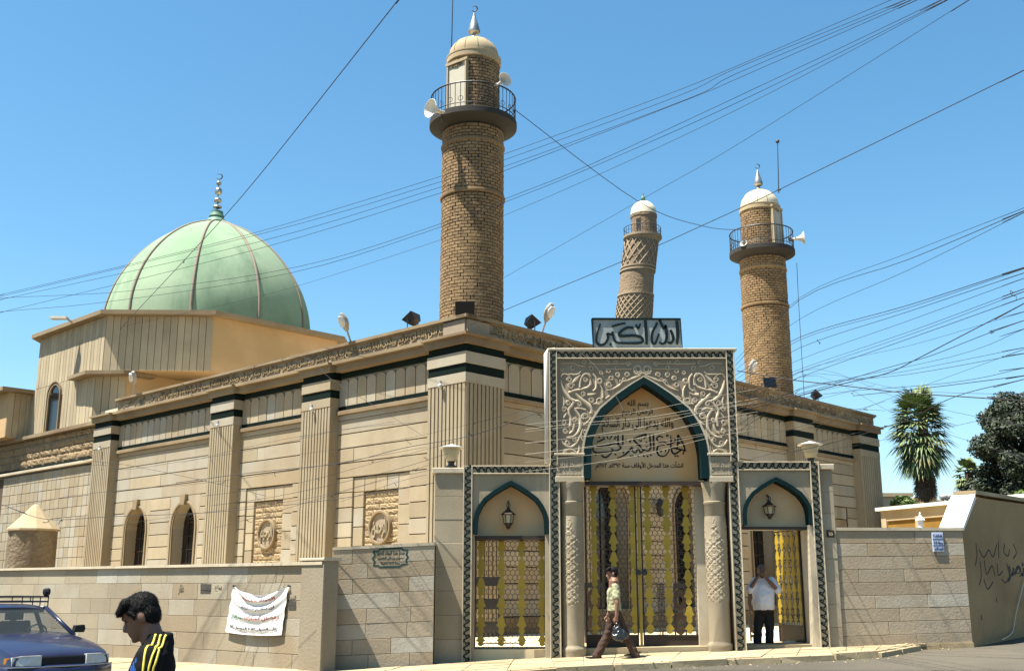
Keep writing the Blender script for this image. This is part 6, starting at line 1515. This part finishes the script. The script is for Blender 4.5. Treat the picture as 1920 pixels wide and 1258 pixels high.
def ring(x, hw, zb, zs, zt):
    h = [(0, zb), (hw*.88, zb), (hw*.975, zb+.10), (hw, (zb+zs)/2), (hw*.985, zs-.07), (hw*.94, zs), (hw*.80, zs+(zt-zs)*.55), (hw*.45, zt-.008), (0, zt)]
    return [frC(x, y, z) for y, z in h]+[frC(x, -y, z) for y, z in h[-2:0:-1]]
S2 = smoothline(SEC, 3); m = MB(); m.loft([ring(*s) for s in S2]); m.build('body', M['carpaint'], car, smooth='auto')
# roof, pillars, glazing
RZ = 1.385; bz = .925
W0c, W1c, R0, R1_ = .80, .12, -.98, -1.62       # screen foot, roof front, roof rear, rear glass foot
def gr(t, y): return t
rf = []
for x, hw, z in ((W1c+.06, .50, RZ-.045), (W1c-.05, .545, RZ-.01), (-.3, .575, RZ+.015), (R0+.1, .56, RZ), (R0-.05, .53, RZ-.04)):
    rf.append([frC(x, hw*math.cos(q), z-.055+.065*max(0, math.sin(q))**.6 if math.sin(q) >= 0 else z-.075) for q in [i*math.pi/8 for i in range(16)]])
MB().loft(rf).build('roof', M['carpaint'], car, smooth='auto')
def bar(a, b, r, nm='pillar', mt='carpaint'): MB().tube([frC(*a), frC(*b)], r, 8).build(nm, M[mt], car, smooth=True)
for q in (1, -1):
    bar((W0c+.02, .745*q, bz-.01), (W1c+.03, .545*q, RZ-.05), .036); bar((-.42, .765*q, bz), (-.40, .575*q, RZ-.04), .038, mt='trimblack'); bar((R1_, .70*q, bz+.03), (R0, .54*q, RZ-.05), .06)
    bar((W1c, .555*q, RZ-.045), (R0, .55*q, RZ-.045), .03); bar((W0c-.05, .785*q, bz-.005), (R1_, .765*q, bz+.01), .018, 'waist_trim', 'trimblack')
def pane(P4, nm): a = MB(); n = (Vector(P4[1])-Vector(P4[0])).cross(Vector(P4[3])-Vector(P4[0])).normalized()*.004; a.hexa([Vector(p)-n for p in P4]+[Vector(p)+n for p in P4]); return a.build(nm, M['carglass'], car)
pane([frC(W0c, .73, bz), frC(W0c, -.73, bz), frC(W1c+.05, -.53, RZ-.06), frC(W1c+.05, .53, RZ-.06)], 'windscreen')
pane([frC(R1_, .68, bz+.04), frC(R1_, -.68, bz+.04), frC(R0-.02, -.52, RZ-.06), frC(R0-.02, .52, RZ-.06)], 'rear_window')
for q in (1, -1):
    pane([frC(W0c-.12, .755*q, bz), frC(-.42, .765*q, bz), frC(-.40, .575*q, RZ-.06), frC(W1c, .555*q, RZ-.06)], 'side_window'); pane([frC(-.44, .765*q, bz), frC(R1_+.1, .725*q, bz+.02), frC(R0, .55*q, RZ-.06), frC(-.42, .575*q, RZ-.06)], 'side_window')
    for x0_, x1_ in ((-.43, .72), (-1.35, -.45)):
        d = MB(frC); 
        for k in (x0_, x1_): d.tube([frC(k, .842*q, .30), frC(k, .845*q, .6), frC(k, .80*q, .91)], .006, 4)
        d.build('door_seam', M['trimblack'], car); MB().tube([frC(x0_+.12, .845*q, .80), frC(x0_+.30, .845*q, .80)], .016, 6).build('door_handle', M['trimblack'], car)
    MB().tube([frC(1.75, .815*q, .50), frC(.9, .852*q, .50), frC(-1.6, .845*q, .50)], .022, 6).build('side_moulding', M['trimblack'], car)
    mi = MB(); mi.loft([[frC(x, (.80+y)*q, .95+z) for y, z in ((0, 0), (.17, .0), (.19, .06), (.17, .12), (.02, .11))] for x in (.60, .66, .70)]); mi.build('mirror', M['trimblack'], car, smooth='auto')
# front: lamps, grille, bumper
m = MB(frC)
for q in (1, -1):
    hlp = [(2.125, .34*q, .545), (2.10, .60*q, .55), (2.045, .735*q, .555), (2.04, .735*q, .67), (2.095, .60*q, .69), (2.13, .34*q, .69)]
    m = MB(); back = [frC(x-.10, y*.99, z) for x, y, z in hlp]; fr_ = [frC(x+.045, y*1.01, z) for x, y, z in hlp]; m.loft([back, fr_]); hl = m.build('headlight', M['lens'], car)
    il = MB(); pp_ = [(2.0, .735*q, .57), (1.90, .775*q, .58), (1.90, .775*q, .655), (2.0, .735*q, .665)]; il.loft([[frC(x-.03, y-.04*q, z) for x, y, z in pp_], [frC(x+.01, y+.012*q, z) for x, y, z in pp_]]); il.build('indicator', M['amberlens'], car)
MB(frC).box(2.05, 2.128, -.355, .355, .555, .655).build('grille', M['trimblack'], car)
for k in range(3): MB(frC).box(2.12, 2.136, -.35, .35, .575+.026*k, .582+.026*k).build('grille_bar', M['trimblack'], car)
MB(frC).box(2.10, 2.135, -.36, .36, .655, .675).build('grille_trim', M['carpaint'], car)
bp = MB(); bp.loft([[frC(x, y, z) for x, y, z in ((1.70, .80*1, .33), (2.05, .76, .31), (2.19, .45, .30), (2.21, 0, .30), (2.19, -.45, .30), (2.05, -.76, .31), (1.70, -.80, .33))], [frC(x, y, z) for x, y, z in ((1.70, .855, .40), (2.09, .80, .40), (2.26, .47, .40), (2.29, 0, .40), (2.26, -.47, .40), (2.09, -.80, .40), (1.70, -.855, .40))], [frC(x, y, z) for x, y, z in ((1.70, .855, .50), (2.08, .80, .52), (2.24, .47, .53), (2.27, 0, .53), (2.24, -.47, .53), (2.08, -.80, .52), (1.70, -.855, .50))], [frC(x, y, z) for x, y, z in ((1.72, .81, .535), (2.03, .74, .55), (2.12, .45, .555), (2.13, 0, .555), (2.12, -.45, .555), (2.03, -.74, .55), (1.72, -.81, .535))]], close=False); bp.build('bumper', M['carpaint'], car, smooth=True)
MB().tube([frC(x, y, .535) for x, y in ((2.085, .80), (2.245, .47), (2.275, 0), (2.245, -.47), (2.085, -.80))], .010, 6).build('bumper_trim', M['chrome2'], car)
rb = MB(frC); rb.box(-2.28, -2.1, -.78, .78, .32, .56); rb.build('bumper', M['trimblack'], car)
for q in (1, -1): MB(frC).box(-2.215, -2.16, .42*q-.2, .42*q+.2, .60, .78).build('tail_light', M['amberlens'], car)
for x in (1.32, -1.30):
    for q in (1, -1):
        c = Vector(tuple(frC(x, .74*q, .30))); ax = lf*q
        wt = MB().lathe(c-ax*.09, [(.20, 0), (.29, .01), (.305, .04), (.305, .15), (.29, .18), (.20, .185)], 28, ax, cap=False).build('tyre', M['rubber'], car, smooth='auto')
        MB().lathe(c-ax*.0, [(.20, .05), (.205, .08), (.18, .09), (.06, .07), (.05, .09), (.0, .09)], 24, ax).build('rim', M['chrome'], wt, smooth='auto')
        MB().lathe(c-ax*.16, [(.34, .0), (.34, .255), (.33, .258)], 24, ax, cap=False).build('wheel_arch', M['trimblack'], car)
# interior
MB(frC).box(.35, .78, -.68, .68, .70, .90).build('dashboard', M['seat'], car)
for q in (1, -1):
    s_ = MB(frC); s_.prism([(-.45, .55), (-.02, .60), (-.02, .68), (-.42, .66), (-.62, 1.12), (-.74, 1.10)], .38*q-.24, .38*q+.24, 1); so = s_.build('seat', M['seat'], car)
    MB(frC).box(-.76, -.67, .38*q-.14, .38*q+.14, 1.13, 1.30).build('headrest', M['seat'], so)
MB(frC).box(-1.6, -1.1, -.62, .62, .5, 1.02).build('rear_seat', M['seat'], car)
m = MB(); m.tube([frC(.22+.05*math.sin(t), .38+.17*math.cos(t), .92+.16*math.sin(t)) for t in [i*math.pi/9 for i in range(19)]], .014, 6); m.build('steering_wheel', M['trimblack'], car)
# roof rack
rk = thing('roof_rack', frC(-.4, 0, RZ+.02), 'black tube roof rack on the parked blue car', 'roof rack')
for z, rr in ((RZ+.055, .014), (RZ+.135, .016)):
    MB().tube([frC(x, y, z) for x, y in ((.06, .60), (.06, -.60), (-.98, -.60), (-.98, .60), (.06, .60))], rr, 6).build('rail', M['iron'], rk)
for x in (.06, -.25, -.55, -.98):
    for q in (1, -1):
        MB().tube([frC(x, .60*q, RZ-.035), frC(x, .60*q, RZ+.14)], .010, 5).build('post', M['iron'], rk)
    MB().tube([frC(x, -.60, RZ+.055), frC(x, .60, RZ+.055)], .010, 5).build('crossbar', M['iron'], rk)
for y in (-.3, 0, .3): MB().tube([frC(.06, y, RZ+.055), frC(.06, y, RZ+.135)], .009, 5).build('post', M['iron'], rk)
q_ = Vector(tuple(frC(.06, .56, RZ+.14))); m = MB(); m.loft([[q_+Vector((r*math.cos(t), r*math.sin(t)*.7, z)) for t in [i*math.pi/4 for i in range(8)]] for z, r in ((0, .03), (.03, .06), (.08, .07), (.12, .06), (.14, .03))])
m.build('rope_bundle', M['trimblack'], label='dark bundle of rope tied on the corner of the roof rack', cat='rope')
# ------------------------------------------------------------ overhead cables
ORD = ['topmost', 'second', 'third', 'fourth', 'fifth', 'sixth', 'seventh', 'eighth', 'ninth', 'tenth', 'eleventh', 'twelfth', 'thirteenth', 'fourteenth', 'fifteenth', 'sixteenth', 'seventeenth', 'eighteenth', 'nineteenth', 'twentieth']
def nth(k, what): return (ORD[k]+' '+what) if k == 0 else (ORD[k]+' from the top, '+what)
def cable(P, Y, r=.0065, mt='wire', label=None, group=None, knots=0):
    n = len(P); Y0, Y1 = Y if isinstance(Y, (tuple, list)) else (Y, Y)
    A_, B_ = atY(*P[0], Y0), atY(*P[-1], Y1); nn = np.cross(B_-A_, UP); nn = nn/np.linalg.norm(nn)   # the cable hangs in one vertical plane
    pts = [tuple(A_)]+[tuple(hit(x, y, A_, nn)) for x, y in P[1:-1]]+[tuple(B_)]
    off = lambda q: q[0] < 0 or q[0] > 1920 or q[1] < 0
    if off(P[0]): d_ = V3(*pts[0])-V3(*pts[1]); pts.insert(0, tuple(V3(*pts[0])+d_/np.linalg.norm(d_)*14))
    if off(P[-1]): d_ = V3(*pts[-1])-V3(*pts[-2]); pts.append(tuple(V3(*pts[-1])+d_/np.linalg.norm(d_)*14))
    n = len(pts)
    sp = smoothline(pts, 5) if n > 2 else pts
    m = MB(); m.tube(sp, r, 5)
    for k in range(knots):
        q = Vector(sp[RND.randrange(1, len(sp)-1)]) if len(sp) > 2 else Vector(sp[0]).lerp(Vector(sp[1]), RND.random())
        e = [q]
        for j in range(5): e.append(e[-1]+Vector((RND.uniform(-.05, .05), RND.uniform(-.03, .03), RND.uniform(-.05, .03))))
        m.tube(e, r*1.3, 4)
    return m.build('cable', M[mt], label=label, cat='cable', group=group)
A1 = 'thin black cable in the bundle across the upper sky past the tall minaret'
for kk_, P in enumerate(([(1800, -55), (1672, 0), (1380, 125), (1245, 180), (952, 287), (820, 333), (440, 447), (0, 553), (-60, 566)], [(1830, -58), (1698, 0), (1380, 129), (1273, 180), (952, 298), (820, 343), (500, 436), (0, 556), (-60, 570)], [(1840, -60), (1709, 0), (1380, 139), (1292, 185), (950, 311), (820, 353), (480, 455), (0, 562), (-60, 574)], [(1850, -60), (1720, 0), (1380, 149), (1307, 180), (950, 319), (820, 364), (480, 468), (0, 586), (-60, 600)],
          [(1880, -60), (1765, 0), (1380, 183), (1100, 312), (950, 372), (820, 422), (560, 500), (250, 545), (-60, 562)], [(1890, -60), (1775, 0), (1380, 194), (1100, 318), (950, 378), (820, 428), (545, 512), (200, 566), (-60, 590)], [(1892, -58), (1777, 1), (1380, 207), (1135, 322), (948, 403), (820, 452), (545, 540), (380, 580), (230, 612)])):
    cable(P, (13.5, 22 if kk_ < 6 else 38.5), .0040, 'wire', nth(kk_, 'thin cable of the bundle across the upper sky'), 'cables across the upper sky')
cable([(1900, -54), (1817, 0), (1380, 273), (1214, 368), (946, 520), (880, 557)], (14, 26.5), .0042, 'wire', 'black cable passing just in front of the leaning minaret cap', None)
cable([(2000, 92), (1920, 132), (1473, 350), (1402, 384), (1242, 457), (1165, 491), (945, 582), (880, 610)], (15, 24.9), .0075, 'wire', 'thick black cable crossing in front of the right minaret cap', None)
q0, q1, q2, q3 = atY(965, 206, 26.9), atY(1200, 380, 31.5), atY(1322, 425, 35), atY(1390, 431, 37)
MB().tube(smoothline([tuple(q0), tuple(q1), tuple(q2), tuple(q3)], 6), .011, 5).build('cable', M['wire'], label='slack cable hung between the balconies of the two brick minarets', cat='cable')
cable([(790, -58), (747, 0), (502, 310), (420, 407), (405, 424), (330, 505), (255, 585), (225, 618)], (15, 38.4), .0095, 'wire', 'thick black cable slanting down past the finial of the green dome', None, 2)
A2 = 'thin black cable of the fan of cables at the right, above the palm tree'
for kk_, (y0, y1, r) in enumerate(sorted(((390, 552, 5), (396, 556, 8), (399, 592, 5), (502, 626, 9), (504, 631, 6), (512, 646, 7), (522, 668, 5), (542, 686, 5), (547, 692, 5), (558, 701, 7), (617, 702, 4), (652, 725, 4), (663, 722, 5), (690, 724, 5), (740, 700, 3), (585, 690, 3), (800, 690, 3), (770, 842, 3), (860, 700, 3), (655, 800, 3)))):
    x0 = 1484 if y0 < 600 or RND.random() < .5 else 1640; ym = (y0+y1)/2+RND.uniform(4, 12)
    dx, dy = 1920-x0, y0-y1
    cable([(1920+90, y0+dy/dx*95), (1920, y0), ((1920+x0)/2, ym), (1500, y1+6 if x0 < 1600 else y1+RND.uniform(10, 30)), (1379, 676+kk_*9)], (10, 19.85), (r*.0006+.001)*.75, 'wire', nth(kk_, 'thin cable of the fan at the right edge'), 'cables at the right', 1 if RND.random() < .4 else 0)
cable([(2010, 520), (1920, 569), (1802, 630), (1723, 671), (1662, 700), (1570, 722), (1440, 758), (1380, 772)], (15, 19.5), .008, 'wire', 'thick black cable sweeping down from the right edge towards the gateway top', None)
cable([(2010, 572), (1920, 601), (1837, 631), (1742, 668), (1662, 690), (1500, 738), (1385, 765)], (15, 19.5), .0055, 'wire', 'black cable just below the thick one, sweeping to the gateway top', None, 2)
cable([(1382, 695), (1484, 712), (1573, 722), (1694, 736), (1840, 746), (1920, 752), (2010, 762)], (19.7, 16), .009, 'wire', 'thick black cable nearly level across the palm tree top', None)
cable([(2000, 690), (1920, 704), (1740, 727), (1600, 742)], (15, 20), .006, 'wire', 'black cable sloping gently over the palm tree from the right edge', None)
cable([(2000, 690), (1920, 711), (1795, 742), (1690, 790), (1560, 830), (1470, 850)], (15, 20), .006, 'wire', 'black cable sloping down past the dark evergreen to the gateway', None, 1)
q = [tuple(atY(x, y, Y)) for x, y, Y in ((1494, 493, 37), (1497, 560, 36.8), (1508, 745, 36.5))]
MB().tube(q, .010, 5).build('cable', M['wire'], label='thin cable hanging down from the right minaret balcony', cat='cable')
# in front of the facade and gateway
A3 = 'thin dark cable sagging across the sunlit left side of the prayer hall'
for kk_, (P, r) in enumerate(sorted((([(-40, 930), (12, 949), (66, 969), (114, 974), (210, 968), (384, 961), (560, 944), (700, 925), (815, 905)], 7), ([(-40, 905), (170, 872), (230, 880), (320, 868), (480, 842), (640, 806), (800, 790)], 4), ([(-40, 962), (160, 926), (384, 905), (560, 880), (800, 838)], 4), ([(60, 842), (135, 860), (240, 872), (400, 905), (500, 930)], 4), ([(330, 905), (480, 885), (640, 868), (760, 839), (869, 820), (940, 798), (1020, 769)], 9), ([(380, 930), (560, 905), (700, 868), (860, 826)], 4), ([(395, 948), (520, 930), (690, 893), (770, 872), (840, 850)], 5), ([(430, 700), (560, 668), (620, 710), (700, 760), (790, 815)], 4), ([(400, 990), (520, 958), (700, 905), (812, 880)], 4), ([(560, 852), (660, 838), (760, 822), (860, 800), (1015, 762)], 3), ([(340, 868), (500, 830), (600, 812), (740, 790)], 3), ([(640, 940), (740, 905), (800, 890)], 4), ([(210, 985), (400, 958), (600, 930), (810, 870)], 3)), key=lambda q: q[0][0][1])):
    cable(P, (21.5, 18.8), r*.0006+.001, 'wire', nth(kk_, 'dark cable by its left end, before the sunlit prayer hall side'), 'cables before the left side', 2)
A4 = 'pale thin cable stretched across the main pointed arch of the gateway'
for k in range(9):
    y0, y1 = 868-k*11+RND.uniform(-6, 6), 818-k*9+RND.uniform(-14, 10)
    cable([(985, y0+12), (1090, y0), (1210, (y0+y1)/2+6), (1330, y1+2), (1420, y1-14)], (19.3, 19.5), .0025, 'wirepale', nth(8-k, 'pale thin cable stretched across the main pointed arch'), 'cables across the main arch')
A5 = 'thin dark cable crossing the shaded right side of the prayer hall beside the gateway'
for kk_, P in enumerate(sorted(([(1375, 760), (1440, 772), (1520, 752), (1640, 722)], [(1375, 800), (1430, 770), (1500, 742), (1600, 720)], [(1380, 768), (1470, 740), (1560, 762), (1660, 770)], [(1378, 832), (1500, 800), (1660, 752)], [(1390, 780), (1420, 720), (1440, 700)], [(1385, 866), (1520, 832), (1700, 790)]), key=lambda q: q[0][1])):
    cable(P, (19.6, 18.5), .003, 'wire', nth(kk_, 'dark cable by its left end, right of the gateway top'), 'cables beside the right side', 1)
cable([(1060, 640), (1112, 682), (1150, 735), (1168, 768)], (19.7, 19.8), .004, 'wirepale', 'pale thin cable slanting down over the left carved spandrel', None)
# hose-like cable lying against the rendered wall at the right
P = [hit(x, y, V3(P1[0], 20.06, 0)+NR*.05, NR) for x, y in ((1928, 1060), (1915, 1110), (1905, 1150), (1898, 1185))]
m = MB(); m.tube(smoothline([tuple(p) for p in P]+[tuple(atY(1880, 1198, 20.4))], 4), .010, 6); m.build('hose', M['wirepale'], label='pale hose hanging from the brown wall at the right edge', cat='hose')
